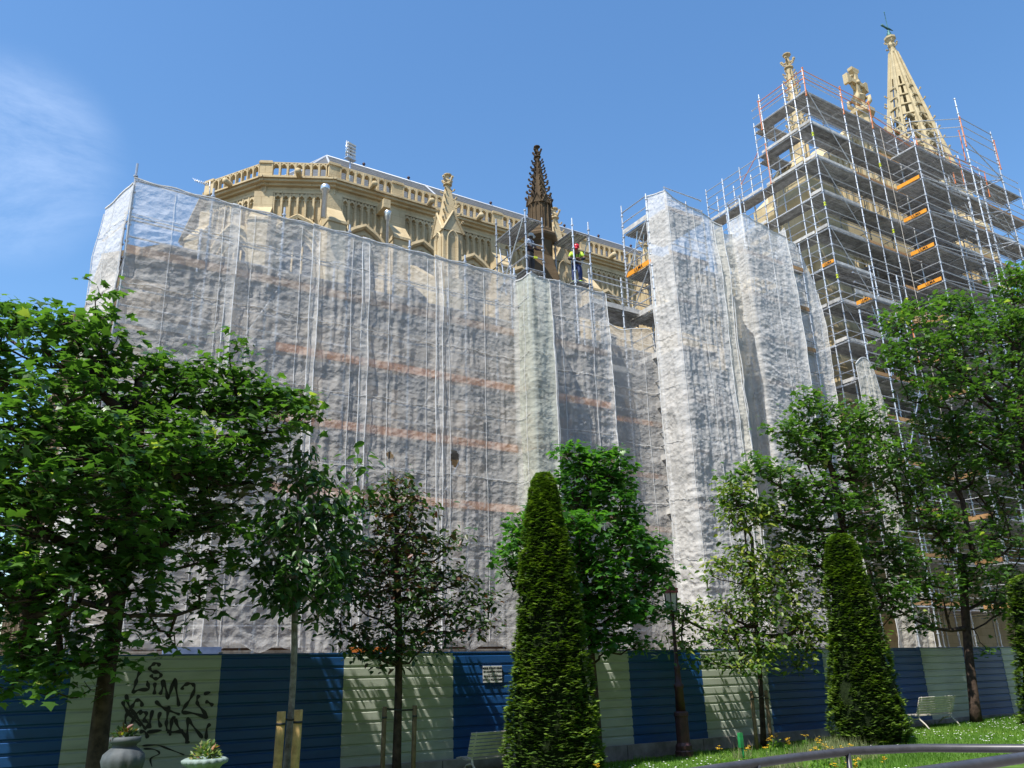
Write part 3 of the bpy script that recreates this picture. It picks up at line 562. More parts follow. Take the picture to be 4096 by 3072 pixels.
# ---- transept: corner piers, gable, cross
TV = 26.0; TC = 43.9; GA = 34.9; GS = 0.98
def tower_pier(x0, x1, label):
    pr = empty('corner_tower', ((x0 + x1) / 2, 25.2, 0), label); pr.parent = cath; pr.location = Vector(((x0 + x1) / 2, 25.2, 0)) - cath.location
    cx = (x0 + x1) / 2; w = x1 - x0; lev = [(0, 1.18), (9.6, 1.18), (9.9, 1.1), (15.2, 1.1), (15.6, 1.04), (20.6, 1.04), (20.95, 0.98), (24.9, 0.98), (25.2, 1.06), (25.5, 1.06), (25.9, .92), (27.2, .9), (28.3, .5)]
    for (z0, s0), (z1, s1) in zip(lev[:-1], lev[1:]):
        b = MB(); a, c_ = w / 2 * s0, w / 2 * s1
        b.prism([Vector((cx - a, 25.3 - a, z0)), Vector((cx + a, 25.3 - a, z0)), Vector((cx + a, 25.3 + a, z0)), Vector((cx - a, 25.3 + a, z0))], [Vector((cx - c_, 25.3 - c_, z1)), Vector((cx + c_, 25.3 - c_, z1)), Vector((cx + c_, 25.3 + c_, z1)), Vector((cx - c_, 25.3 + c_, z1))])
        b.build('stone_stage', STONE2, pr)
    for (z0, dep) in ((15.6, .5), (18.1, .4), (20.3, .3), (22.5, .22)):   # weathered set-offs on the outer faces
        for sx in (-1, 1):
            b = MB(); ww = .55; xx = cx + sx * (w / 2 * 1.02); b.prism([Vector((xx, 25.0 - ww, z0)), Vector((xx, 25.0 + ww, z0)), Vector((xx, 25.0 + ww, z0 - 3)), Vector((xx, 25.0 - ww, z0 - 3))], [Vector((xx + sx * dep, 25.0 - ww, z0 - .6)), Vector((xx + sx * dep, 25.0 + ww, z0 - .6)), Vector((xx + sx * dep, 25.0 + ww, z0 - 3)), Vector((xx + sx * dep, 25.0 - ww, z0 - 3))]); b.build('set_off', STONE2, pr)
    b = MB()
    for dx in (-.34, 0, .34):
        b.tube((cx + dx, 24.78, 27.4), (cx + dx, 24.78, 30.0), .09, n=6)
    b.box((cx, 25.1, 28.9), (.86, .62, 2.4)); b.build('turret', STONE2, pr)
    return pr
tower_pier(34.1, 37.0, 'left stone corner tower of the transept'); tower_pier(50.6, 52.8, 'right stone corner tower of the transept')
pinnacle((35.85, 25.1), 0.44, 29.9, 30.6, 35.9, STONE2, 8, 0, 'pale crocketed pinnacle above the scaffold corner', cr=0.2, n_cr=8, rtf=.4, fs=1.7)
pinnacle((51.9, 25.3), 0.40, 25.5, 27.0, 30.4, STONE2, 8, 0, 'pale pinnacle on the far corner of the transept', cr=0.17, n_cr=6)
pinnacle((56.8, 26.0), 0.45, 19.0, 23.8, 29.2, STONE2, 8, 0, 'pale pinnacle beyond the scaffold at the far right', cr=0.2, n_cr=6)
b = MB(); z0 = 25.5
def gz_(u): return GA - GS * abs(u - TC)
b.add([(37, TV, 0), (50.8, TV, 0), (50.8, TV, gz_(50.8)), (TC, TV, GA), (37, TV, gz_(37)), (37, 30, 0), (50.8, 30, 0), (50.8, 30, gz_(50.8)), (TC, 30, GA), (37, 30, gz_(37))], [(0, 1, 2, 3, 4), (0, 4, 9, 5), (1, 6, 7, 2), (3, 8, 9, 4), (2, 7, 8, 3)])
gw = b.build('gable_wall', STONE2, cath)
for sx in (-1, 1):
    b = MB(); e = TC + sx * 7.0; b.prism([Vector((TC, TV - .35, GA + .05)), Vector((TC, TV + .4, GA + .05)), Vector((TC, TV + .4, GA + .55)), Vector((TC, TV - .35, GA + .55))], [Vector((e, TV - .35, gz_(e) + .05)), Vector((e, TV + .4, gz_(e) + .05)), Vector((e, TV + .4, gz_(e) + .55)), Vector((e, TV - .35, gz_(e) + .55))]); b.build('gable_coping', STONE2, gw)
k = 0
for u in np.arange(37.6, 50.6, 0.62):       # tall blind lancets of the gable
    zt_ = gz_(u) - .7; zb_ = max(24.8, min(27.2, zt_ - 2))
    if zt_ - zb_ < .8: continue
    b = MB(); b.path([Vector((u + x, TV - .05, zb_ + z)) for x, z in arch_pts(.5, zt_ - zb_, 4)], 0.07, 5, False); b.build('blind_lancet', STONE2, gw)
for zc, hh in ((20.6, 3.8), (15.6, 4.2)):
    for u in np.arange(37.8, 50.4, 1.0):
        b = MB(); b.path([Vector((u + x, TV - .06, zc + z)) for x, z in arch_pts(.8, hh, 4)], 0.09, 5, False); b.add([(u + x * .8, TV - .02, zc + z * .96) for x, z in arch_pts(.8, hh, 4)], [tuple(range(12))]); b.build('blind_lancet', STONE2, gw)
for zc in (24.5, 20.2, 15.2, 9.6):
    b = MB(); b.box((TC, TV - .12, zc), (13.7, .24, .3)); b.build('string_course', STONE2, gw)
b = MB(); b.lathe((TC, TV - .1, 18), [(2.3, 0), (2.3, .01)], 4); 
# nave side wall of the transept (west return) above the aisle
b = MB(); b.box((36.4, 28.4, 13.0), (1.2, 5.6, 26.0)); b.box((36.3, 28.4, 25.2), (1.5, 5.6, .35)); b.build('transept_side_wall', STONE2, cath)
# cross: pedestal + foliate knop + cross with splayed ends
cr_ = empty('gable_cross', (TC, TV, GA), 'big stone cross crowning the gable'); cr_.parent = cath; cr_.location = Vector((TC, TV, GA)) - cath.location
CZ = GA - .2; cx0 = Vector((TC, TV, 0))
b = MB(); b.lathe(cx0, [(.62, CZ - .6), (.55, CZ + .35), (.82, CZ + .5), (.82, CZ + .75), (.5, CZ + 1.0), (.42, CZ + 1.1)], 8, False, math.pi / 8); b.build('pedestal', STONE2, cr_)
b = MB(); b.lathe(cx0, [(.36, CZ + 1.05), (.34, CZ + 1.5), (.5, CZ + 1.9), (.3, CZ + 2.1)], 8, False)
for k in range(4):
    a = k * math.pi / 2 + .5; d = Vector((math.cos(a), math.sin(a), 0)); b.path([cx0 + d * .3 + Vector((0, 0, CZ + 1.1)), cx0 + d * .62 + Vector((0, 0, CZ + 1.45)), cx0 + d * .62 + Vector((0, 0, CZ + 1.8)), cx0 + d * .4 + Vector((0, 0, CZ + 1.75))], [.14, .16, .15, .1], 6)
b.build('foliate_capital', STONE2, cr_)
b = MB(); zc = CZ + 3.05
def arm(dx, dz, L_, w0, w1):
    d = Vector((dx, 0, dz)); s_ = Vector((-dz, 0, dx)); c0 = cx0 + Vector((0, 0, zc))
    def ringq(t, w): return [c0 + d * t + s_ * w - Vector((0, .17, 0)), c0 + d * t - s_ * w - Vector((0, .17, 0)), c0 + d * t - s_ * w + Vector((0, .17, 0)), c0 + d * t + s_ * w + Vector((0, .17, 0))]
    b.prism(ringq(.15, w0), ringq(L_ * .62, w0)); b.prism(ringq(L_ * .6, w0), ringq(L_ * .82, w1)); b.prism(ringq(L_ * .81, w1), ringq(L_, w1 * 1.02))
arm(1, 0, 1.05, .14, .36); arm(-1, 0, 1.05, .14, .36); arm(0, 1, 1.15, .14, .36); arm(0, -1, 1.1, .17, .24); b.lathe(cx0 + Vector((0, -.2, zc)), [(.16, -.06), (.16, .06)], 8, rot=Matrix.Rotation(R(90), 3, 'X')); b.box(cx0 + Vector((0, 0, zc)), (.42, .3, .42))
for sx in (-1, 1):
    for sz in (-1, 1): b.path([cx0 + Vector((sx * .62, 0, zc + sz * .1)), cx0 + Vector((sx * .45, 0, zc + sz * .45)), cx0 + Vector((sx * .1, 0, zc + sz * .62))], .07, 6)
b.build('cross', STONE2, cr_)

# ---- main spire (openwork octagon) on the nave axis beyond the transept
SP = Vector((68.2, 36, 0)); ZB, ZA = 37.0, 58.2; RB = 4.1; RTIP = .40
spire = empty('spire', (SP.x, SP.y, ZB), 'tall openwork stone spire with crockets and a weathervane'); spire.parent = cath; spire.location = Vector((SP.x, SP.y, ZB)) - cath.location
def rs(z): return RB + (RTIP - RB) * (z - ZB) / (ZA - ZB)
PH = R(12)
def sp_pt(k, z, s=1.0): a = PH + k * math.pi / 4; return SP + Vector((math.cos(a) * rs(z) * s, math.sin(a) * rs(z) * s, z))
for k in range(8):
    b = MB(); b.path([sp_pt(k, ZB), sp_pt(k, (ZB + ZA) / 2), sp_pt(k, ZA)], [.36, .25, .12], 5, False); b.path([sp_pt(k, ZB, 1.08), sp_pt(k, ZA, 1.08)], [.12, .06], 4, False); b.build('rib', STONES, spire)
    b = MB(); z = ZB + .5
    while z < ZA - 4.0:
        a = PH + k * math.pi / 4; d = Vector((math.cos(a), math.sin(a), 0)); crocket(b, sp_pt(k, z) + d * .12, d, .24 + .10 * (ZA - z) / 20); z += 1.2
    b.build('crocket_row', STONES, spire)
z = ZB; lev = []
while z < ZA - 3.4: lev.append(z); z += 1.2
for li, z in enumerate(lev):
    zn = z + 1.2
    b = MB()
    for k in range(8):
        for s_ in (0,):
            p, q = sp_pt(k, z), sp_pt(k + 1, z); b.path([p, q], [.10, .10], 4, False)
        # solid tapering face panels on both sides of a central slot (open below, closed above)
        f_ = (z - ZB) / (ZA - ZB); slot = .30 if f_ < .6 else .12
        p0, p1, q0, q1 = sp_pt(k, z, .97), sp_pt(k + 1, z, .97), sp_pt(k, zn, .97), sp_pt(k + 1, zn, .97)
        for (a0, a1) in ((0, .5 - slot), (.5 + slot, 1)):
            A, B_, C_, D_ = p0.lerp(p1, a0), p0.lerp(p1, a1), q0.lerp(q1, a1), q0.lerp(q1, a0); inn = Vector((0, 0, -.02)); b.add([A, B_, C_, D_], [(0, 1, 2, 3)]); cin = (SP + Vector((0, 0, z)))
            sh = [(v - Vector((SP.x, SP.y, v.z))) * .93 + Vector((SP.x, SP.y, v.z)) for v in (A, B_, C_, D_)]; b.add(sh, [(3, 2, 1, 0)]); b.add([A, D_, sh[3], sh[0]], [(0, 1, 2, 3)]); b.add([B_, C_, sh[2], sh[1]], [(3, 2, 1, 0)])
        if f_ < .62:   # little arch in the slot
            m0, m1_ = p0.lerp(p1, .5 - slot), p0.lerp(p1, .5 + slot); n0, n1_ = q0.lerp(q1, .5 - slot), q0.lerp(q1, .5 + slot)
            b.path([m0.lerp(n0, .55), m0.lerp(n0, .8).lerp(m1_.lerp(n1_, .8), .2), m0.lerp(m1_, .5).lerp(n0.lerp(n1_, .5), .95), m0.lerp(n0, .8).lerp(m1_.lerp(n1_, .8), .8), m1_.lerp(n1_, .55)], .1, 4, False)
    b.build('openwork_stage', STONES, spire)
b = MB(); zt0 = lev[-1] + 1.2; b.lathe(SP, [(rs(zt0) * .95, zt0), (rs(ZA) * .95, ZA)], 8, False, PH); b.build('spire_cap', STONES, spire)
b = MB(); b.lathe(SP, [(.30, ZA - .2), (.44, ZA), (.46, ZA + .15), (.30, ZA + .3), (.28, ZA + .7), (.38, ZA + .95), (.3, ZA + 1.3), (.4, ZA + 1.6), (.55, ZA + 1.75), (.55, ZA + 1.95), (.3, ZA + 2.1)], 8, False)
for k in range(8): a = k * math.pi / 4; d = Vector((math.cos(a), math.sin(a), 0)); crocket(b, SP + d * .28 + Vector((0, 0, ZA + (1.25 if k % 2 else .75))), d, .28)
b.build('spire_finial', STONES, spire)
b = MB(); zz = ZA + 2.1; b.lathe(SP, [(.28, zz), (.32, zz + .12), (.16, zz + .25), (.22, zz + .4), (.08, zz + .55), (.12, zz + .7), (.05, zz + .8), (.04, zz + 1.3), (.03, zz + 2.95), (.06, zz + 3.0), (.06, zz + 3.06), (.02, zz + 3.1)], 8)
b.path([SP + Vector((-.75, .15, zz + 1.25)), SP + Vector((-.3, .05, zz + 1.05)), SP + Vector((0, 0, zz + 1.0)), SP + Vector((.6, -.15, zz + .9))], [.13, .09, .13, .03], 6); b.build('weathervane', COPPER, spire)
b = MB(); b.lathe(SP, [(5.2, 0), (5.2, 30), (5.0, 31), (4.5, 37.2), (4.2, 37.6)], 8, False, PH); b.build('spire_tower', STONES, spire)

# ---- floodlight frame on its mast, TV aerial
fm = at(1400, 670, 31.5); top = at(1398, 600, 31.5); fd = empty('floodlight', (fm.x, fm.y, 22.0), 'white floodlight frame on a thin mast above the apse roof', 'floodlight')
b = MB(); b.tube((fm.x, fm.y, 22.5), (fm.x, fm.y, top.z + .15), .035); b.build('mast', ALU, fd)
tz = top.z - .05
for sx in (-1, 1): b = MB(); b.tube((fm.x + sx * .24, fm.y + sx * .08, tz - .35), (fm.x + sx * .24, fm.y + sx * .08, tz + .45), .03); b.build('frame_upright', ALU, fd)
for k in range(5): b = MB(); b.box((fm.x, fm.y, tz - .3 + k * .17), (.46, .2, .05), Matrix.Rotation(R(18), 3, 'Z') @ Matrix.Rotation(R(20), 3, 'X')); b.build('light_bar', WHITEP, fd)
b = MB(); b.box((fm.x, fm.y, tz - .42), (.5, .26, .07), Matrix.Rotation(R(18), 3, 'Z')); b.build('shelf', ALU, fd)
ta = empty('aerial', tuple(at(838, 740, 33)), 'thin television aerial beside the apse corner', 'aerial'); b = MB(); p0, p1, pm = at(777, 720, 33), at(842, 742, 33), at(836, 770, 33)
b.tube(p0, p1, .02); b.tube(at(840, 725, 33), at(838, 800, 33), .025); b.build('boom', GALV, ta)
for k in range(8): b = MB(); q = p0.lerp(p1, k / 8); b.tube(q + Vector((.05, -.1, -.14)), q + Vector((-.05, .1, .14)), .012, n=4); b.build('element', GALV, ta)

# ================================================================ SCAFFOLDS
_cache = {}
def polemesh(L, mat, r_=0.03, cup=True):
    key = (round(L, 2), mat.name, r_, cup)
    if key not in _cache:
        b = MB(); b.tube((0, 0, 0), (0, 0, L), r_, n=6)
        if cup:
            z = .25
            while z < L: b.lathe((0, 0, z), [(r_ * 2.0, -.02), (r_ * 2.0, .02)], 6, False); z += .5
        else:
            for z in (0.03, L - .03): b.box((0, 0, z), (r_ * 2.6, r_ * 2.6, .06))
        me = bpy.data.meshes.new('tube'); me.from_pydata(b.v, [], b.f); me.polygons.foreach_set('use_smooth', [False] * len(b.f)); me.materials.append(mat); _cache[key] = me
    return _cache[key]
def boxmesh(dx, dy, dz, mat, ribs=0):
    key = ('b', round(dx, 3), round(dy, 3), round(dz, 3), mat.name, ribs)
    if key not in _cache:
        b = MB(); b.box((0, 0, 0), (dx, dy, dz))
        if ribs:
            long_x = dx > dy
            for sgn in (-1, 0, 1):
                o_ = sgn * (dy if long_x else dx) * .42; b.box((0, o_, -dz * .5 - .018) if long_x else (o_, 0, -dz * .5 - .018), (dx, .03, .035) if long_x else (.03, dy, .035))
        me = bpy.data.meshes.new('board'); me.from_pydata(b.v, [], b.f); me.materials.append(mat); _cache[key] = me
    return _cache[key]
class Scaff:
    def __init__(s, name, loc, label, cat='scaffold'): s.root = empty(name, loc, label, cat, 'scaffolds round the church'); s.items = {}
    def pole(s, name, p, q, mat=None, r_=.03, cup=None):
        mat = mat or GALV; p, q = Vector(p), Vector(q); L = (q - p).length
        if L < .02: return
        me = polemesh(L, mat, r_, name == 'standard' if cup is None else cup); M = (q - p).to_track_quat('Z', 'Y').to_matrix().to_4x4(); M.translation = p; s.items.setdefault((name, mat.name), []).append((me, M, mat))
    def board(s, name, c, size, mat, ribs=0): me = boxmesh(*size, mat, ribs); s.items.setdefault((name, mat.name), []).append((me, Matrix.Translation(Vector(c)), mat))
    def finish(s, cap=300):
        base = s.root.location; total = {}
        for (name, mn), L in s.items.items():
            L.sort(key=lambda it: (it[1].translation - EYE).length - (6 if it[1].translation.z > 8 else 0)); n0 = total.get(name, 0); room = max(0, cap - n0); total[name] = n0 + len(L)
            for me, M, mat in L[:room]:
                o = link(name, me, s.root); M2 = M.copy(); M2.translation = M.translation - base; o.matrix_local = M2
            rest = L[room:]
            if rest:
                v = []; f = []
                for me, M, mat in rest:
                    k = len(v); v += [tuple(M @ p.co - base) for p in me.vertices]; f += [tuple(i + k for i in p.vertices) for p in me.polygons]
                me = bpy.data.meshes.new(name); me.from_pydata(v, [], f); o = link(name, me, s.root, rest[0][2]); o["kind"] = 'stuff'
    def bay_deck(s, x0, x1, y0, y1, z, along='x', mat=None):
        mat = mat or DECKM; w = .32
        if along == 'x':
            n = max(1, round((y1 - y0) / w)); w = (y1 - y0) / n
            for k in range(n): s.board('deck_plank', ((x0 + x1) / 2, y0 + w * (k + .5), z + random.uniform(-.004, .004)), (x1 - x0 - .02, w - .03, .04), mat, 1)
        else:
            n = max(1, round((x1 - x0) / w)); w = (x1 - x0) / n
            for k in range(n): s.board('deck_plank', (x0 + w * (k + .5), (y0 + y1) / 2, z + random.uniform(-.004, .004)), (w - .018, y1 - y0 - .02, .045), mat, 1)
def toe_text(parent, loc, rz, size=.2):
    o = text('ULMA', size, loc, (R(90), 0, rz), BLACKP, parent, 'lettering', .002)
# --- A: transept scaffold
ts = Scaff('transept_scaffold', (40, 22.5, 0), 'tall unwrapped tube scaffold with steel decks around the transept gable')
LV = [29.92, 27.95, 25.92, 23.9, 21.9, 19.95, 17.95, 15.95, 13.95, 11.95, 9.95, 7.95, 5.95, 3.95]
XF = [32.5, 35.5, 37.95, 39.95, 42.0, 44.4, 46.4, 48.5, 51.2, 53.2]; YF = 22.0; YB = 23.3
tops = {32.5: 31.2, 35.5: 31.1, 37.95: 31.0, 39.95: 31.0, 42.0: 30.9, 44.4: 30.7, 46.4: 30.6, 48.5: 30.5, 51.2: 30.4, 53.2: 30.4}
for x in XF:
    ts.pole('standard', (x, YF, 0.1), (x, YF, tops[x] + .1)); ts.pole('standard', (x, YB, 0.1), (x, YB, tops[x] - (1.2 if x > 33 else 0)))
ts.pole('standard', (36.7, YF, 0.1), (36.7, YF, 30.2)); ts.pole('standard', (32.5, 22.72, 0.1), (32.5, 22.72, 31.0))
for y in (24.9, 25.5): ts.pole('standard', (32.5, y, 0.1), (32.5, y, 31.6 if y < 25 else 30.1)); ts.pole('standard', (33.38, y, 0.1), (33.38, y, 29.9))
for i, z in enumerate(LV):
    for a, b_ in zip(XF[:-1], XF[1:]):
        ts.bay_deck(a, b_, YF + .04, YB - .04, z)
        if a >= 35: ts.bay_deck(a, b_, YB + .05, 25.3, z) if i in (4, 6, 8, 9, 10) and a > 37 else None
        for dz in (.5, 1.0):
            ts.pole('ledger', (a, YF, z + dz), (b_, YF, z + dz), r_=.024)
        ts.pole('ledger', (a, YF, z - .06), (b_, YF, z - .06), r_=.024); ts.pole('ledger', (a, YB, z - .06), (b_, YB, z - .06), r_=.024)
        ts.pole('ledger', (a, YB, z + 1.0), (b_, YB, z + 1.0), r_=.024)
        kind = random.random(); ka = XF.index(a)
        if i > 0:
            mt = TOEG if (ka == 0 and i > 0) or (kind < .35) else TOEW
            if not (ka == 1 and i % 2): ts.board('toe_board', ((a + b_) / 2, YF + .05, z + .1), (b_ - a - .06, .03, .14), mt)
    for x in XF: ts.pole('transom', (x, YF, z - .1), (x, 25.2 if x > 37 else YB, z - .1), r_=.024)
    # left return lane along the tower's flank
    y1 = 25.5 if i < 2 else 29.6
    if i != 11: ts.bay_deck(32.54, 33.35, 23.34, min(y1, 25.5), z, 'y')
    if i < 2: ts.bay_deck(33.0, 35.0, 25.0, 25.9, z)
    for dz in (.5, 1.0): ts.pole('ledger', (32.5, 22, z + dz), (32.5, 22.72, z + dz), r_=.024); ts.pole('ledger', (32.5, 22.72, z + dz), (32.5, 24.9, z + dz), r_=.024); ts.pole('ledger', (32.5, 24.9, z + dz), (32.5, 25.5, z + dz), r_=.024)
    ts.pole('ledger', (32.5, 22, z - .06), (32.5, 25.5, z - .06), r_=.024)
    if i > 0: ts.board('toe_board', (32.47, 22.36, z + .1), (.03, .66, .17), TOEG if i != 5 else TOEO)
    if i in (1, 2, 4, 6): ts.board('toe_board', (32.47, 24.0, z + .08), (.03, 2.4, .15), TOEG)
# nave-side walkway that carries on behind the corner
for y in (26.9, 28.2, 29.5):
    ts.pole('standard', (32.5, y, 13.5), (32.5, y, 28.1)); ts.pole('standard', (33.38, y, 13.5), (33.38, y, 27.9))
for i, z in enumerate(LV[2:9]):
    ts.bay_deck(32.54, 33.35, 25.55, 29.5, z, 'y')
    for dz in (.5, 1.0) + ((1.5, 2.0) if i == 0 else ()): ts.pole('ledger', (32.5, 25.5, z + dz), (32.5, 29.5, z + dz), r_=.024)
    ts.pole('ledger', (32.5, 29.5, z + 1.0), (33.38, 29.5, z + 1.0), r_=.024); ts.board('toe_board', (32.47, 27.5, z + .09), (.03, 3.9, .16), TOEG)
ts.pole('guard_frame', (32.5, 26.9, 27.0), (32.5, 25.5, 28.2), ORANGE, .022); ts.pole('guard_frame', (32.5, 26.9, 26.0), (32.5, 26.9, 27.5), ORANGE, .022); ts.pole('guard_frame', (32.44, 24.9, 25.9), (32.44, 24.9, 28.4), ORANGE, .022)
# aluminium beam uprights on the nave-side deck
for y in (27.0, 27.9):
    ts.pole('access_frame', (32.3, y, 23.0), (32.3, y, 26.2), ALU, .06, False)
ts.pole('access_frame', (32.3, 27.0, 26.1), (32.3, 27.9, 26.1), ALU, .05, False)
# projecting front box
XB = [39.0, 41.3, 43.35, 46.6]; YP = 20.5
for x in XB[:3]: ts.pole('standard', (x, YP, 0.1), (x, YP, 29.6 if x < 43 else 28.0))
for z in LV[1:]:
    for a, b_ in zip(XB[:2], XB[1:3]):
        ts.bay_deck(a, b_, YP + .05, YF - .06, z - .02)
        for dz in (-.06, .5, 1.0): ts.pole('ledger', (a, YP, z + dz), (b_, YP, z + dz), r_=.024)
    for x in XB[:3]: ts.pole('transom', (x, YP, z - .1), (x, YF, z - .1), r_=.024)
    for dz in (.5, 1.0): ts.pole('ledger', (39.0, YP, z + dz), (39.0, YF, z + dz), r_=.024)
    if z < 26.5: ts.board('toe_board', (38.96, (YP + YF) / 2, z + .1), (.03, 1.3, .2), TOEO if z > 18 else TOEW)
for z in (23.9, 21.9, 19.95): toe_text(ts.root, (38.93, 21.2, z + .1), R(-90), .2)
for z in (19.95,): toe_text(ts.root, (32.44, 22.36, z + .1), R(-90), .16)
# hoist frames: outriggers reaching to the far right
x2, y2 = 46.6, 20.0; x3 = 49.3
ts.pole('standard', (43.35, 20.0, 14.0), (43.35, 20.0, 32.3), r_=.034); ts.pole('standard', (x2, y2, 14.0), (x2, y2, 31.2), r_=.034); ts.pole('standard', (43.55, 21.4, 18.0), (43.55, 21.4, 31.6)); ts.pole('standard', (48.4, 22.0, 18), (48.4, 22.0, 29.5))
for z in LV[1:8]:
    ts.pole('outrigger', (41.3, YP, z), (x2, y2, z + .05), ALU, .03); ts.pole('outrigger', (39.0, YP, z), (43.35, 20.0, z), GALV, .028); ts.pole('outrigger', (x2, y2, z), (46.4, YF, z), GALV, .028)
    ts.pole('outrigger', (43.35, 20.0, z + 1.0), (x2, y2, z + 1.0), GALV, .024); ts.pole('brace', (x2, y2, z), (44.4, YF, z - .1), GALV, .028); ts.pole('brace', (43.35, 20.0, z + 1.6), (x2, y2, z), GALV, .028)
for dz in (0, .55, 1.15): ts.pole('outrigger', (43.35, 20.0, 31.0 - dz), (x2, y2, 31.0 - dz), GALV, .024); ts.pole('outrigger', (39.0, YP, 29.4 - dz), (43.35, 20.0, 30.9 - dz), GALV, .024)
for (x, y, z0) in ((43.3, 19.95, 29.0), (46.65, 19.95, 28.6), (43.6, 20.3, 28.4), (45.2, 21.9, 28.3)): ts.pole('guard_frame', (x, y, z0), (x, y, z0 + 2.0), ORANGE, .028)
# orange guard frames round the top deck
for x in (32.44, 35.45, 37.9, 42.0, 46.3, 49.0): ts.pole('guard_frame', (x, YF - .05, 29.5 if x < 40 else 28.6), (x + (.05), YF - .05, 31.3 if x < 40 else 30.4), ORANGE, .026)
for a, b_ in ((32.5, 35.5), (35.5, 37.9), (37.9, 42.0), (42.0, 46.3), (46.3, 49.0)):
    for z in (31.15, 30.65) if a < 37 else (30.4, 29.95): ts.pole('guard_rail', (a, YF - .03, z), (b_, YF - .03, z - (.5 if a == 37.9 else 0)), ORANGE if a != 32.5 else TOEO, .022)
for z in (31.15, 30.65): ts.pole('guard_rail', (32.5, 22.05, z), (32.5, 24.9, z), ORANGE, .024)
ts.pole('guard_frame', (32.44, 24.95, 29.3), (32.44, 24.95, 31.2), ORANGE, .026)
# diagonal braces
for x0, x1 in ((32.5, 35.5), (44.4, 46.4), (48.5, 51.2)):
    for z in (27.9, 23.9, 19.9, 15.9, 11.9, 7.9): ts.pole('brace', (x0, YF - .06, z + 2.0), (x1, YF - .06, z - 2.0), GALV, .02)
for z in (27.9, 23.9, 19.9): ts.pole('brace', (35.5, YB, z + 2), (37.95, YB, z), GALV, .02)
# lower outer bay at the left foot
XO = [32.2, 33.6, 35.7]; YO = 21.0
for x in XO: ts.pole('standard', (x, YO, 0.1), (x, YO, 19.6 if x > 33 else 17.0))
for z in (17.9, 15.95, 13.95, 11.95, 9.95, 7.95, 5.95, 3.95):
    for a, b_ in zip(XO[:-1], XO[1:]):
        if a > 33 or z < 14: ts.bay_deck(a, b_, YO + .05, YF - .05, z - .03)
        for dz in (-.06, .5, 1.0): ts.pole('ledger', (a, YO, z + dz), (b_, YO, z + dz), r_=.024)
        ts.board('toe_board', ((a + b_) / 2, YO + .04, z + .1), (b_ - a - .05, .03, .17), TOEG if z > 14 else TOEW)
    for x in XO: ts.pole('transom', (x, YO, z - .1), (x, YF, z - .1), r_=.024)
ts.board('toe_board', (33.56, 21.5, 18.0), (.03, .9, .18), TOEO); toe_text(ts.root, (33.53, 21.5, 18.0), R(-90), .16)
ts.pole('brace', (33.6, YO - .05, 14.0), (35.7, YO - .05, 17.7), ALU, .03); ts.pole('brace', (33.6, YO - .05, 9.9), (35.7, YO - .05, 13.7), ALU, .03); ts.pole('guard_frame', (37.2, 21.6, 15.2), (37.2, 21.6, 17.6), ORANGE, .03)
for z in (27.95, 23.9, 19.95): 
    for x in (32.5, 37.95, 44.4): ts.pole('marker_tape', (x, YF, z - .85), (x, YF, z - .65), YEL, .032, False)
ts.pole('hoist_rope', (38.4, 21.85, 29.6), (38.75, 21.85, 8.0), CORD0, .014, False)
# ladders
def ladder(s_, p, q, w=.36):
    p, q = Vector(p), Vector(q); d = (q - p).normalized(); side = Vector((1, 0, 0)) * w / 2 if abs(d.x) < .3 else Vector((0, 1, 0)) * w / 2
    s_.pole('ladder_rail', p - side, q - side, ALU, .022, False); s_.pole('ladder_rail', p + side, q + side, ALU, .022, False); L = (q - p).length; k = .25
    while k < L: s_.pole('ladder_rung', p + d * k - side, p + d * k + side, ALU, .014, False); k += .28
ladder(ts, (34.4, 21.3, 15.9), (34.0, 21.4, 17.9))
ts.finish()

# --- B: wrapped aisle scaffold
asf = Scaff('aisle_scaffold', (9, 22.5, 0), 'tube scaffold wrapped in pale netting along the choir aisle')
XA = [2.0, 4.06, 6.13, 8.2, 10.25, 12.3, 14.25, 16.2, 18.15]
for x in XA:
    asf.pole('standard', (x, 22.06, 0.1), (x, 22.06, 15.1 + (.15 if x == 2.0 else 0))); asf.pole('standard', (x, 23.3, 0.1), (x, 23.3, 14.4))
for z in (2.5, 4.45, 6.48, 8.45, 10.5, 12.5):
    for a, b_ in zip(XA[:-1], XA[1:]):
        asf.bay_deck(a, b_, 22.12, 23.25, z - .1)
        for dz in (.5, 1.0): asf.pole('ledger', (a, 22.06, z + dz), (b_, 22.06, z + dz), r_=.024)
        asf.pole('ledger', (a, 23.3, z - .1), (b_, 23.3, z - .1), r_=.024)
        asf.board('toe_board', ((a + b_) / 2, 22.0, z + .1), (b_ - a - .05, .03, .25), TOEP if (a > 6 and z > 5 and z < 12) else (TOEW if z > 12 else TOEG))
    for y0, y1 in ((22.06, 23.65),): asf.pole('ledger', (2.0, y0, z + 1), (1.55, y1, z + 1), r_=.024)
for a, b_ in zip(XA[:6], XA[1:7]): asf.pole('ledger', (a, 22.06, 14.72), (b_, 22.06, 14.7), r_=.03); asf.pole('ledger', (a, 22.06, 13.6), (b_, 22.06, 13.6), WHITEP, .02)
for a, b_ in zip(XA[7:8], XA[8:]): asf.pole('ledger', (14.9, 22.06, 15.0), (b_, 22.06, 15.0), r_=.03)
for z in (4.4, 8.4): 
    for a in (4.06, 10.25): asf.pole('brace', (a, 22.12, z), (a + 2.06, 22.12, z + 4), r_=.02)
# small box that steps out from the aisle
for x in (14.36, 14.9): asf.pole('standard', (x, 21.16, 0.1), (x, 21.16, 14.6))
for z in (12.5, 10.5, 8.45, 6.48, 4.45): asf.pole('ledger', (14.22, 21.05, z + 1), (14.22, 22, z + 1), r_=.024); asf.pole('ledger', (14.22, 21.05, z + .5), (14.96, 21.05, z + .5), r_=.024); asf.bay_deck(14.25, 14.93, 21.1, 22.0, z - .1)
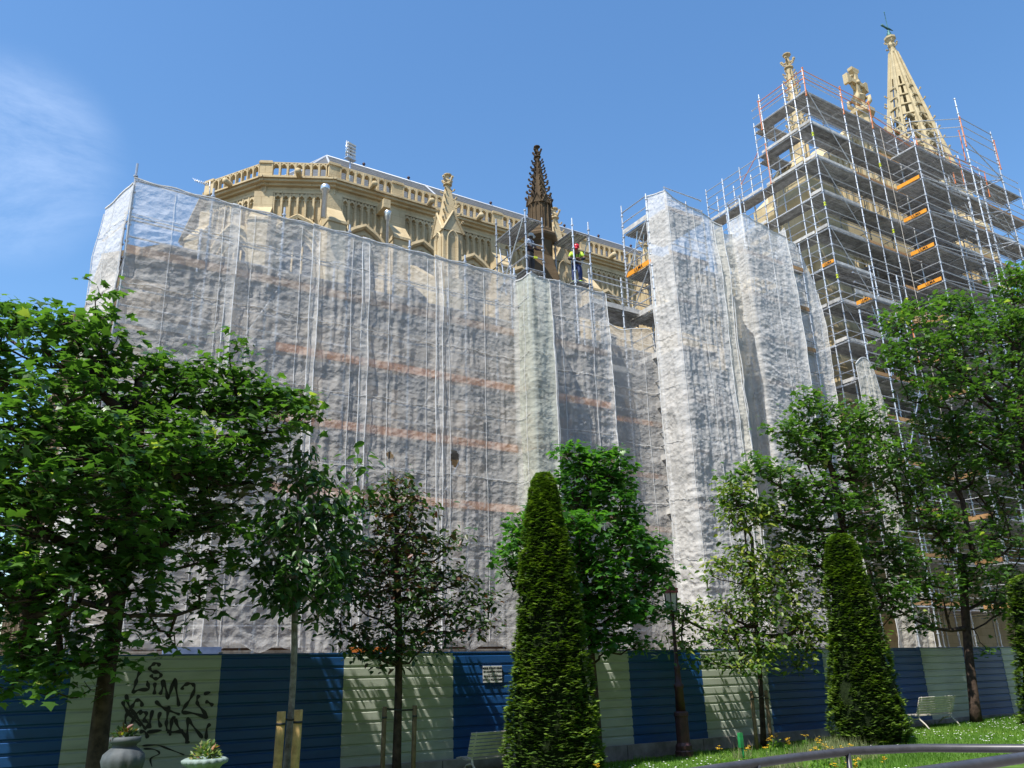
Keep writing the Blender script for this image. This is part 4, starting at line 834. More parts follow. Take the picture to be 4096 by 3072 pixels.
# recessed walkway between the wrapped bays
for x in (18.3, 19.9, 21.4): asf.pole('standard', (x, 23.0, 0.1), (x, 23.0, 16.5))
for z in (2.5, 4.45, 6.48, 8.45, 10.5, 12.5, 15.1):
    for a, b_ in ((18.3, 19.9), (19.9, 21.4)):
        asf.bay_deck(a, b_, 23.05, 24.3, z)
        for dz in (.5, 1.0): asf.pole('ledger', (a, 23.0, z + dz), (b_, 23.0, z + dz), r_=.024)
        asf.board('toe_board', ((a + b_) / 2, 22.98, z + .08), (b_ - a - .05, .03, .2), (TOEP if 5 < z < 12 else TOEG))
asf.finish()
# --- C: the two work towers beside the dark pinnacle
wt = Scaff('work_tower_scaffold', (15.8, 23.8, 14), 'small scaffold tower with a ladder left of the dark pinnacle')
for (x, y, z0, z1) in ((15.43, 23.0, 13.0, 18.3), (16.19, 23.0, 13.0, 18.15), (15.43, 24.1, 13.5, 18.4), (15.43, 25.1, 13.5, 18.95), (16.19, 24.1, 13.5, 18.0)): wt.pole('standard', (x, y, z0), (x, y, z1))
for z in (17.95, 15.82): wt.bay_deck(15.45, 16.17, 23.03, 25.1, z, 'y'); wt.pole('ledger', (15.43, 23, z), (16.19, 23, z), r_=.026); wt.pole('ledger', (15.43, 23, z), (15.43, 25.1, z), r_=.03)
for z in (16.35, 16.9): wt.pole('ledger', (15.43, 23, z), (16.19, 23, z), r_=.024); wt.pole('ledger', (15.43, 23, z), (15.43, 25.1, z), r_=.024)
wt.pole('brace', (15.38, 23.05, 17.95), (15.38, 24.9, 15.4), r_=.026); wt.pole('marker_tape', (15.75, 22.99, 16.35), (15.9, 22.99, 16.35), YEL, .027, False)
ladder(wt, (15.7, 24.6, 15.4), (15.65, 24.95, 17.6)); wt.finish()
wt2 = Scaff('work_tower_scaffold', (18.0, 23.6, 14), 'small scaffold tower right of the dark pinnacle')
for (x, y, z0, z1) in ((17.63, 23.0, 13.0, 18.55), (18.42, 23.0, 13.0, 18.6), (17.63, 24.2, 15.0, 18.1), (18.42, 24.2, 14.0, 18.1)): wt2.pole('standard', (x, y, z0), (x, y, z1))
for z, ye in ((18.0, 24.3), (15.85, 24.2)): wt2.bay_deck(17.65, 18.4, 23.03, ye, z, 'y'); wt2.pole('ledger', (17.63, 23, z), (18.42, 23, z), r_=.026); wt2.pole('ledger', (17.63, 23, z), (17.63, ye, z), r_=.026); wt2.pole('ledger', (17.63, ye, z), (18.42, ye, z), r_=.026)
wt2.pole('ledger', (17.63, 23, 16.7), (18.42, 23, 16.7), r_=.024)
for z in (16.35, 15.5): wt2.pole('ledger', (18.42, 23.0, z), (21.4, 23.0, z), r_=.026)
wt2.pole('brace', (18.45, 23.1, 17.9), (18.45, 24.2, 15.9), r_=.026); wt2.finish()
# --- D: tall wrapped tower scaffold with open left side
tw = Scaff('wrapped_tower_scaffold', (22, 22, 0), 'tall narrow scaffold wrapped in white netting, its left side open')
for (x, y, z1) in ((20.75, 22.05, 20.1), (20.75, 23.6, 20.35), (20.98, 21.2, 19.9), (23.0, 21.2, 19.4), (23.1, 23.4, 19.4), (21.6, 24.6, 19.6), (22.0, 21.1, 19.6)): tw.pole('standard', (x, y, 0.1), (x, y, z1))
for z in (18.95, 16.95, 15.0, 13.0, 11.0, 9.0, 7.0, 5.0, 3.0):
    tw.bay_deck(20.8, 22.9, 21.2, 23.55, z, 'y')
    for dz in (.55, 1.05):
        tw.pole('ledger', (20.75, 22.05, z + dz), (20.75, 23.6, z + dz), r_=.024); tw.pole('ledger', (20.95, 21.2, z + dz), (23.0, 21.2, z + dz), r_=.024); tw.pole('ledger', (20.75, 23.6, z + dz), (21.6, 24.6, z + dz), r_=.024)
    tw.board('toe_board', (20.72, 22.8, z + .1), (.03, 1.5, .2), TOEO if 16 < z < 18 else TOEG); tw.board('toe_board', (21.9, 21.16, z + .1), (2.0, .03, .2), TOEW)
toe_text(tw.root, (20.69, 22.8, 17.05), R(-90), .2)
for z in (17.0, 15.0): tw.pole('brace', (20.7, 22.1, z + 1.9), (20.7, 23.6, z), r_=.026)
ladder(tw, (21.1, 23.4, 17.0), (21.1, 22.9, 18.9)); tw.finish()
# --- E: wrapped scaffold between the tower and the transept
ew = Scaff('wrapped_corner_scaffold', (28, 22.5, 0), 'scaffold wrapped in netting in the corner before the transept')
for x in (25.9, 28.2, 30.2): ew.pole('standard', (x, 22.15, 0.1), (x, 22.15, 20.4)); ew.pole('standard', (x, 23.5, 0.1), (x, 23.5, 20.6))
for z in (18.9, 16.9, 14.9, 12.9, 10.9, 8.9, 6.9, 4.9, 2.9):
    for a, b_ in ((25.9, 28.2), (28.2, 30.2)):
        ew.bay_deck(a, b_, 22.2, 23.45, z)
        for dz in (.5, 1.0): ew.pole('ledger', (a, 22.15, z + dz), (b_, 22.15, z + dz), r_=.024)
        ew.board('toe_board', ((a + b_) / 2, 22.12, z + .1), (b_ - a - .06, .03, .18), TOEW)
ew.finish()

# ================================================================ NETTING (each hanging sheet is a thing)
def net(name, poly, z0, z1, label, mat=NET, wr=1.0, vert=0.35, seed=0, res=0.065, ztop=None, zbot=None, flare=0.0, hole=None):
    """poly: list of (x, y) points along the sheet; ztop/zbot: functions of t in 0..1; real wrinkles"""
    P = [Vector((a, b_)) for a, b_ in poly]; seg = [(P[i + 1] - P[i]).length for i in range(len(P) - 1)]; L = sum(seg); nu = max(6, int(L / res)); nv = int((z1 - z0) / res)
    T = np.linspace(0, L, nu + 1); bx = np.interp(T, np.cumsum([0] + seg), [p.x for p in P]); by = np.interp(T, np.cumsum([0] + seg), [p.y for p in P])
    tx = np.gradient(bx); ty = np.gradient(by); ln = np.hypot(tx, ty); nx, ny = ty / ln, -tx / ln
    tt = T / L; zt_ = np.array([ztop(t) for t in tt]) if ztop else np.full(nu + 1, z1); zb_ = np.array([zbot(t) for t in tt]) if zbot else np.full(nu + 1, z0)
    Vv = np.linspace(0, 1, nv + 1)[:, None]; Z = zb_[None, :] * (1 - Vv) + zt_[None, :] * Vv; U = np.broadcast_to(T[None, :], Z.shape); s = seed * 17.3
    edge = np.clip((1 - Vv) * 8, 0, 1)
    hc = ridge(U * 1.5 + s, Z * 5.0 + 1.2 * vnoise(U * 1.5, Z * .8, seed + 5), seed, 3) - .45             # horizontal crumples
    hv = ridge(U * 5.2 + s, Z * .6 + .3 * vnoise(U * .7, Z, seed + 2), seed + 9, 3) - .45                # vertical folds
    mid = vnoise(U * 2.6 + s, Z * 2.6, seed + 21) - .5; big = vnoise(U * .45 + s, Z * .3, seed + 31) - .5
    fine = ridge(U * 4.6 + s, Z * 8.0, seed + 41, 2) - .45
    mask = vnoise(U * .5 + s, Z * .18 + 3, seed + 51); vm = np.clip((mask - .5 + (vert - .35)) * 4 + .5, 0, 1)
    bay = -.035 * np.cos(U / 2.06 * 2 * math.pi); sag = .05 * np.sin((Z % 2.0) / 2.0 * math.pi)
    D = (hc * .06 * (1 - .75 * vm) + hv * .065 * (.4 + vm) + mid * .015 + fine * .042 * (1 - .4 * vm)) * wr * (0.3 + .7 * edge) + (big * .10 + bay + sag * .6) * edge + flare * (1 - Vv) ** 1.5; D = D + .07 * (np.exp(-(U / .1) ** 2) + np.exp(-((L - U) / .1) ** 2)) * edge * (L > 1.5); D = np.where(D < -.02, -.02 + (D + .02) * .25, D) + .03 * edge
    DX = (vnoise(U * 2 + s, Z * .5, seed + 61) - .5) * .06 * edge * np.clip(np.minimum(U, L - U) * 0 + 1, 0, 1)
    X = bx[None, :] + nx[None, :] * D + (tx / ln)[None, :] * DX; Y = by[None, :] + ny[None, :] * D + (ty / ln)[None, :] * DX
    zz = Z + (vnoise(U * 1.7 + s, Z * 0 + seed, seed) - .5) * .12 * (1 - Vv) * 2 - (1 - edge) * .0 - .05 * np.sin(U * 3.05) ** 2 * Vv ** 8
    v = np.stack([X.ravel(), Y.ravel(), zz.ravel()], 1); i, j = np.meshgrid(np.arange(nu), np.arange(nv)); a = (j * (nu + 1) + i)
    if hole is not None:
        keep = np.ones(a.shape, bool)
        for (hu, hz, ru, rz_) in hole: keep &= ((U[:-1, :-1] - hu) / ru) ** 2 + ((Z[:-1, :-1] - hz) / rz_) ** 2 > 1 + .5 * (vnoise(U[:-1, :-1] * 14, Z[:-1, :-1] * 14, 3) - .5)
        a = a[keep]
    a = a.ravel(); o = npmesh(name, v, np.stack([a, a + 1, a + nu + 2, a + nu + 1], 1), mat, smooth=True)
    c = v.mean(0); o.data.transform(Matrix.Translation(Vector(-c))); o.location = Vector(c)
    tag(o, label, 'netting', 'netting sheets hung on the scaffolds')
    nrm = np.stack([nx, ny, nx * 0], 1) * .02
    def cord(pts, r_, nm):
        b = MB(); b.path([tuple(p) for p in pts], r_, 4, False); b.build(nm, CORD, o)
    cols = sorted(set([0, nu] + [int(x) for x in np.arange((.5 + (seed % 5) * .2) / res, nu, (1.35 + (seed % 3) * .3) / res)])) if L > .8 else [0, nu]
    for cix in cols:
        st_ = slice(0, nv + 1, 4); cord(np.stack([X[st_, cix], Y[st_, cix], zz[st_, cix]], 1) + nrm[cix], .014 if cix in (0, nu) else .008, 'hem' if cix in (0, nu) else 'seam_cord')
    if L > .8:
        for zc in (13.6, 11.6, 9.5, 7.4, 5.3):
            if zc > float(zt_.min()) - .3: continue
            rows = np.argmin(np.abs(Z - zc), axis=0)[::3]; ii = np.arange(nu + 1)[::3]; cord(np.stack([X[rows, ii], Y[rows, ii], zz[rows, ii]], 1) + nrm[ii], .007, 'seam_cord')
    ii = np.arange(0, nu + 1, 2); cord(np.stack([X[-1, ii], Y[-1, ii], zz[-1, ii]], 1) + nrm[ii] * .5, .022, 'hem')
    return o, (X, Y, zz)
CORD = simple('cord', (0.8, 0.8, 0.78), 0.8)
def bot(base, amp, sd): return lambda t: base + amp * (float(vnoise(np.array([t * 6.0]), np.array([0.5]), sd)[0]) - .5) + amp * .4 * math.sin(t * 17 + sd)
Y0 = 21.93
net('netting_sheet', [(1.50, 23.72), (2.0, 22.02)], 1.5, 14.7, 'white sunlit netting return at the far left end of the wrapped aisle', NETW, .6, .5, 1, .09, ztop=lambda t: 14.55 + .15 * t, flare=.22)
lab = ['grey netting sheet at the left corner, bluish sky showing through its top', 'grey netting sheet second from the left corner, below the apse corner', 'grey netting sheet in the middle of the aisle, under the steel flue', 'grey netting sheet under the golden pinnacle with orange boards behind', 'grey netting sheet with a torn flap, left of the pale step-out']
cuts = [1.96, 4.6, 7.0, 8.6, 11.1, 14.26]
for k in range(5):
    a, c_ = cuts[k], cuts[k + 1] + (.22 if k < 4 else 0); lw = [0.9, 1.0, 1.1, 1.0, .9][k]
    net('netting_sheet', [(a, Y0 + .03 * (k % 2)), (c_, Y0 + .03 * (k % 2))], 2.3, 14.72, lab[k], NET, lw, [.15, .3, .45, .75, .7][k], 3 + k * 3, .06, zbot=bot(2.42 if k != 2 else 2.25, .22, k), hole=[(1.0, 7.75, .12, .12)] if k == 3 else ([(.62, 7.85, .15, .26)] if k == 4 else None))
net('netting_sheet', [(14.24, 22.0), (14.2, 21.03), (14.23, 21.0), (14.98, 21.0)], 2.2, 14.4, 'olive pale netting wrapped round the narrow step-out left of the red-helmeted worker', NETO, .6, .35, 31, .05, ztop=lambda t: 14.55 - .2 * t)
net('netting_sheet', [(14.98, 21.0), (15.0, 21.95), (16.4, 21.97), (18.2, 21.97)], 2.2, 15.0, 'grey netting sheet right of the step-out, below the red-helmeted worker', NET, 1.0, .45, 36, .06, ztop=lambda t: 14.35 + .65 * min(1, t / .3))
net('netting_sheet', [(18.2, 21.97), (18.22, 22.5), (19.5, 22.52), (20.85, 22.52)], 2.2, 14.4, 'dark shaded netting in the recess beside the tall wrapped tower', NET, .45, .3, 41, .07, ztop=lambda t: 14.0 + .1 * math.sin(t * 9) + .2 * t)
net('netting_sheet', [(20.8, 22.1), (20.82, 21.04), (20.86, 21.0), (22.2, 20.98), (23.3, 21.0)], 2.2, 19.9, 'tall white netting wrapped round the narrow tower, highest of all', NETW, 1.0, .6, 48, .055, ztop=lambda t: 20.0 - .35 * min(1, t / .31) - .6 * max(0, t - .31) / .69 + .06 * math.sin(t * 9), flare=.12)
net('netting_sheet', [(23.2, 21.0), (23.7, 20.88)], 2.2, 18.9, 'narrow cream netting fold hanging down the right edge of the tall tower', NETC, 1.2, .9, 52, .05, ztop=lambda t: 19.0 - .1 * t)
net('netting_sheet', [(23.68, 20.9), (24.4, 22.1), (25.95, 22.3)], 2.2, 18.6, 'cream netting hanging in the gap between the two tall wrapped scaffolds', NETC, 1.2, .4, 55, .07, ztop=lambda t: 18.9 + .9 * t)
net('netting_sheet', [(25.87, 22.35), (25.85, 21.64), (25.89, 21.6), (27.2, 21.58), (28.65, 21.62)], 2.2, 20.3, 'white crumpled netting wrapped round the corner scaffold, left of the shadow band', NETW, .75, .35, 61, .055, ztop=lambda t: 20.45 + .08 * math.sin(t * 6) - .35 * t)
net('netting_sheet', [(28.6, 21.6), (28.75, 22.2), (29.8, 22.32), (31.2, 22.3)], 2.2, 20.2, 'white netting with a long curved right edge next to the open scaffold', NETW, .8, .25, 66, .07, ztop=lambda t: 20.5 - 8.6 * max(0, t - .62) ** 1.35)
net('netting_sheet', [(31.25, 21.0), (32.2, 20.92), (32.6, 20.95)], 2.2, 14.6, 'small cream netting piece hanging low beside the open scaffold', NETC, 1.1, .7, 70, .06, ztop=lambda t: 14.2 + .5 * math.sin(t * 3) - 1.2 * t ** 4, zbot=lambda t: 6.5 + .8 * t)
net('netting_sheet', [(31.2, 21.3), (33.4, 21.2)], 2.0, 6.3, 'loose netting remnant hanging just above the hoarding at the right', NETC, 1.2, .7, 73, .07, ztop=lambda t: 6.0 - 1.5 * t, zbot=bot(2.0, .3, 9))
# hem cords and seams visible as pale lines
def seam(pts, label='pale seam'):
    pass

# ================================================================ PEOPLE
SKIN = simple('skin', (0.30, 0.17, 0.11), 0.6); SKIN2 = simple('dark_skin', (0.07, 0.04, 0.03), 0.6); HV = simple('hi_vis_fabric', (0.55, 0.80, 0.06), 0.7, 0, (0.42, 0.65, 0.05)); NAVY = simple('navy_fabric', (0.035, 0.055, 0.16), 0.85); NAVYD = simple('dark_navy', (0.015, 0.018, 0.035), 0.85)
REDH = simple('red_helmet', (0.62, 0.015, 0.035), 0.3); WHH = simple('grey_helmet', (0.55, 0.56, 0.52), 0.4); TEEW = simple('white_tee', (0.72, 0.75, 0.82), 0.85); GREYT = simple('charcoal_fabric', (0.06, 0.055, 0.055), 0.9); BOOT = simple('boot_leather', (0.13, 0.09, 0.06), 0.8); GLOVE = simple('glove', (0.7, 0.7, 0.68), 0.8)
def skin_mesh(name, verts, edges, radii, mat, parent, root=0, sub=1):
    me = bpy.data.meshes.new(name); me.from_pydata([tuple(v) for v in verts], edges, []); me.update(); o = link(name, me, parent); me.materials.append(mat)
    sk = o.modifiers.new('skin', 'SKIN'); sk.use_smooth_shade = True
    if not me.skin_vertices: me.attributes  # the layer is created with the modifier
    while len(me.skin_vertices) == 0: bpy.context.view_layer.objects.active = o; break
    if len(me.skin_vertices):
        for i, r_ in enumerate(radii): me.skin_vertices[0].data[i].radius = (r_, r_) if not isinstance(r_, tuple) else r_
        me.skin_vertices[0].data[root].use_root = True
    sb = o.modifiers.new('sub', 'SUBSURF'); sb.levels = sub; sb.render_levels = sub; return o
def person(foot, yaw, J, label, mats, helmet, hemz=None):
    """J: joints in person space (x right, y forward, z up, metres)"""
    root = empty('person', foot, label, 'person', 'workers on the scaffold', yaw)
    names = ['pelvis', 'waist', 'chest', 'neck', 'head0', 'head1', 'hipL', 'kneeL', 'ankL', 'toeL', 'hipR', 'kneeR', 'ankR', 'toeR', 'shL', 'elL', 'wrL', 'shR', 'elR', 'wrR', 'palmL', 'palmR']
    rad = dict(pelvis=(.16, .12), waist=(.14, .105), chest=(.17, .12), neck=.06, head0=.085, head1=.085, hipL=.10, kneeL=.068, ankL=.05, toeL=.04, hipR=.10, kneeR=.068, ankR=.05, toeR=.04, shL=.072, elL=.052, wrL=.034, shR=.072, elR=.052, wrR=.034, palmL=.036, palmR=.036)
    E = [('pelvis', 'waist'), ('waist', 'chest'), ('chest', 'neck'), ('neck', 'head0'), ('head0', 'head1'), ('pelvis', 'hipL'), ('hipL', 'kneeL'), ('kneeL', 'ankL'), ('ankL', 'toeL'), ('pelvis', 'hipR'), ('hipR', 'kneeR'), ('kneeR', 'ankR'), ('ankR', 'toeR'), ('chest', 'shL'), ('shL', 'elL'), ('elL', 'wrL'), ('chest', 'shR'), ('shR', 'elR'), ('elR', 'wrR'), ('wrL', 'palmL'), ('wrR', 'palmR')]
    vs = [Vector(J[n]) for n in names]; rr = [rad[n] for n in names]; ee = [(names.index(a), names.index(b_)) for a, b_ in E]
    for sd_ in ('L', 'R'):   # five fingers each
        pm = Vector(J['palm' + sd_]); dr = (pm - Vector(J['wr' + sd_])).normalized(); sv = dr.cross(Vector((0, 0, 1)));  sv = sv.normalized() if sv.length > .1 else Vector((1, 0, 0))
        for q, (off, ln_) in enumerate(((-.03, .07), (-.01, .085), (.01, .08), (.03, .06))):
            n0 = len(vs); vs += [pm + sv * off + dr * .025, pm + sv * off * 1.15 + dr * (.025 + ln_ * .5) , pm + sv * off * 1.15 + dr * (.025 + ln_ * .75) + Vector((0, 0, -.025))]; rr += [.012, .010, .008]; ee += [(names.index('palm' + sd_), n0), (n0, n0 + 1), (n0 + 1, n0 + 2)]
        n0 = len(vs); vs += [pm + sv * -.04 - dr * .005, pm + sv * -.065 + dr * .03]; rr += [.013, .010]; ee += [(names.index('palm' + sd_), n0), (n0, n0 + 1)]
    body = skin_mesh('body', vs, ee, rr, mats['skin'], root)
    def cloth(name, chain, extra, mat, cuts=None):
        idx = []; v2 = []; e2 = []; r2 = []
        for ch in chain:
            prev = None
            for nm in ch:
                if isinstance(nm, tuple): a, b_, t = nm; key = str(nm); p = Vector(J[a]).lerp(Vector(J[b_]), t); ra = rad[a] if not isinstance(rad[a], tuple) else rad[a][0]; rb = rad[b_] if not isinstance(rad[b_], tuple) else rad[b_][0]; r_ = ra * (1 - t) + rb * t + extra
                else: key = nm; p = Vector(J[nm]); r_ = tuple(x + extra for x in rad[nm]) if isinstance(rad[nm], tuple) else rad[nm] + extra
                if key not in idx: idx.append(key); v2.append(p); r2.append(r_)
                k = idx.index(key)
                if prev is not None: e2.append((prev, k))
                prev = k
        return skin_mesh(name, v2, e2, r2, mat, root)
    sl = mats['sleeve']
    cloth('top', [('waist', 'chest', ('chest', 'neck', .55)), ('chest', 'shL', ('shL', 'elL', sl)), ('chest', 'shR', ('shR', 'elR', sl))], .018, mats['top'])
    cloth('trousers', [('waist', 'pelvis'), ('pelvis', 'hipL', 'kneeL', ('kneeL', 'ankL', .85)), ('pelvis', 'hipR', 'kneeR', ('kneeR', 'ankR', .85))], .022, mats['trousers'])
    for a in 'LR':
        if mats.get('cuff'): cloth('forearm_sleeve', [(('sh' + a, 'el' + a, .85), 'el' + a, ('el' + a, 'wr' + a, .9))], .02, mats['cuff'])
        if mats.get('ankle'): cloth('reflective_cuff', [(('knee' + a, 'ank' + a, .62), ('knee' + a, 'ank' + a, .95))], .03, mats['ankle'])
        cloth('boot', [(('knee' + a, 'ank' + a, .88), 'ank' + a, 'toe' + a)], .02, BOOT)
        if mats.get('glove'): cloth('glove', [('wr' + a, 'palm' + a, )], .012, mats['glove'])
    h0, h1 = Vector(J['head0']), Vector(J['head1']); hd = (h1 - h0).normalized(); f_ = Vector(J['face']).normalized(); ctr = h0.lerp(h1, .5)
    qz = hd.to_track_quat('Z', 'Y'); b = MB(); rot = qz.to_matrix()
    b.lathe(h1 - hd * .01, [(.128, -.03), (.125, 0), (.118, .05), (.085, .095), (.04, .115), (.005, .12)], 14, True, rot=rot); b.path([h1 + f_ * .1 - hd * .025, h1 + f_ * .17 - hd * .035], [.07, .045], 8)
    me = bpy.data.meshes.new('helmet'); me.from_pydata(b.v, [], b.f); me.polygons.foreach_set('use_smooth', [True] * len(b.f)); link('helmet', me, root, helmet)
    b = MB(); side = hd.cross(f_).normalized(); b.path([ctr + f_ * .075 + hd * .01, ctr + f_ * .11 - hd * .025, ctr + f_ * .08 - hd * .035], [.012, .018, .014], 6)
    for sx in (-1, 1): b.lathe(ctr + side * sx * .088, [(.012, -.03), (.022, 0), (.012, .03)], 6, True)
    me = bpy.data.meshes.new('face'); me.from_pydata(b.v, [], b.f); link('face', me, root, mats['skin'])
    b = MB()
    for sx in (-1, 1): b.lathe(ctr + f_ * .082 + side * sx * .03 + hd * .022, [(.003, -.009), (.010, 0), (.003, .009)], 6, True)
    me = bpy.data.meshes.new('eyes'); me.from_pydata(b.v, [], b.f); link('eye_pair', me, root, NAVYD)
    # safety harness straps
    ch, wa, pe = Vector(J['chest']), Vector(J['waist']), Vector(J['pelvis']); sL, sR = Vector(J['shL']), Vector(J['shR'])
    b = MB(); fwd = Vector((0, 1, 0))
    for s0 in (sL, sR):
        for fs in (1, -1):
            p0 = s0.lerp(ch, .35) + Vector((0, 0, .085)); b.path([p0, ch.lerp(s0, .4) + fwd * fs * .155, wa.lerp(s0, .15) + fwd * fs * .15, pe.lerp(wa, .4) + fwd * fs * .15 + (s0 - ch) * .3], .016, 5)
    b.lathe(pe.lerp(wa, .35), [(.19, -.02), (.19, .02)], 12, sq=.8)
    me = bpy.data.meshes.new('harness'); me.from_pydata(b.v, [], b.f); link('harness', me, root, mats['harness'])
    return root
# worker A: grey helmet, white T-shirt, seen from behind and to the side, reaching to the right
person((15.86, 23.42, 15.85), R(200), dict(pelvis=(0, 0, .90), waist=(0, .02, 1.05), chest=(0, .03, 1.28), neck=(0, .05, 1.46), head0=(0, .07, 1.54), head1=(-.0, .09, 1.62), face=(-.5, .75, -.35),
    hipL=(-.1, 0, .86), kneeL=(-.12, .04, .48), ankL=(-.12, -.02, .09), toeL=(-.14, .13, .04), hipR=(.1, 0, .86), kneeR=(.13, .02, .48), ankR=(.14, -.03, .09), toeR=(.18, .12, .04),
    shL=(-.19, .02, 1.37), elL=(-.27, .12, 1.12), wrL=(-.30, .33, 1.03), palmL=(-.31, .40, 1.02), shR=(.19, .02, 1.37), elR=(.25, .05, 1.12), wrR=(.12, .22, 1.02), palmR=(.06, .27, 1.0)),
    'scaffold worker in grey helmet, white t-shirt and dark trousers reaching out beside the dark pinnacle', dict(skin=SKIN2, top=TEEW, trousers=GREYT, sleeve=.55, harness=NAVYD, glove=GLOVE), WHH)
# worker B: red helmet, hi-vis top, bent over his hands
person((18.0, 23.35, 15.88), R(150), dict(pelvis=(0, -.05, .88), waist=(0, .0, 1.02), chest=(0, .12, 1.23), neck=(0, .26, 1.36), head0=(.02, .35, 1.40), head1=(.02, .40, 1.47), face=(0.1, .7, -.75),
    hipL=(-.1, -.04, .85), kneeL=(-.13, .05, .47), ankL=(-.13, -.02, .09), toeL=(-.15, .13, .04), hipR=(.1, -.04, .85), kneeR=(.12, .04, .47), ankR=(.13, -.04, .09), toeR=(.17, .11, .04),
    shL=(-.2, .13, 1.31), elL=(-.30, .17, 1.05), wrL=(-.10, .33, .96), palmL=(-.04, .38, .97), shR=(.2, .13, 1.31), elR=(.30, .17, 1.05), wrR=(.12, .33, .98), palmR=(.05, .38, .98)),
    'scaffold worker in red helmet, yellow hi-vis top and blue trousers looking down at his hands', dict(skin=SKIN, top=HV, trousers=NAVY, sleeve=.75, cuff=NAVYD, ankle=HV, harness=NAVYD), REDH)

# ================================================================ TREES
def leaf_template(kind):
    if kind == 'maple':
        pts = [(0, 0), (.18, .02), (.46, -.04), (.34, .16), (.60, .34), (.30, .42), (.24, .52), (.0, .92), (-.24, .52), (-.30, .42), (-.60, .34), (-.34, .16), (-.46, -.04), (-.18, .02)]
        c = (0, .28); v = [(c[0], c[1], .0)] + [(x, y, -.10 * (x * x + (y - .28) ** 2) * 2.2) for x, y in pts]; n = len(pts)
        return np.array(v, float), np.array([(0, 1 + i, 1 + (i + 1) % n) for i in range(n)])
    if kind == 'oval':
        pts = [(0, 0), (.2, .15), (.27, .4), (.2, .7), (0, 1.0), (-.2, .7), (-.27, .4), (-.2, .15)]
        v = [(0, .45, -.05)] + [(x, y, -.22 * (y - .4) ** 2 + abs(x) * .25) for x, y in pts]; n = len(pts)
        return np.array(v, float), np.array([(0, 1 + i, 1 + (i + 1) % n) for i in range(n)])
    if kind == 'sprig':
        v = []; f = []
        for a, l_, up in ((-1.0, .8, .02), (-.45, .95, .10), (0, 1.05, .14), (.45, .95, .10), (1.0, .8, .02)):
            d = np.array([math.sin(a), math.cos(a), up]); sd_ = np.array([math.cos(a), -math.sin(a), 0]) * .12; k = len(v)
            v += [tuple(-sd_ * .6), tuple(sd_ * .6), tuple(d * l_ * .6 + sd_), tuple(d * l_), tuple(d * l_ * .6 - sd_)]; f += [(k, k + 1, k + 2), (k, k + 2, k + 4), (k + 4, k + 2, k + 3)]
        return np.array(v), np.array(f)
TPL = {k: leaf_template(k) for k in ('maple', 'oval', 'sprig')}
def scatter(name, P, D, N, size, kind, mat, parent, tint):
    """P positions, D pointing direction (leaf axis), N approx normal"""
    D = D / np.linalg.norm(D, axis=1, keepdims=True); X = np.cross(D, N); X /= np.linalg.norm(X, axis=1, keepdims=True) + 1e-9; Nn = np.cross(X, D)
    tv, tf = TPL[kind]; n = len(P); V = P[:, None, :] + size[:, None, None] * (tv[None, :, 0:1] * X[:, None, :] + tv[None, :, 1:2] * D[:, None, :] + tv[None, :, 2:3] * Nn[:, None, :])
    Fc = tf[None] + (np.arange(n) * len(tv))[:, None, None]; return npmesh(name, V.reshape(-1, 3), Fc.reshape(-1, 3), mat, parent, np.repeat(tint, len(tv)))
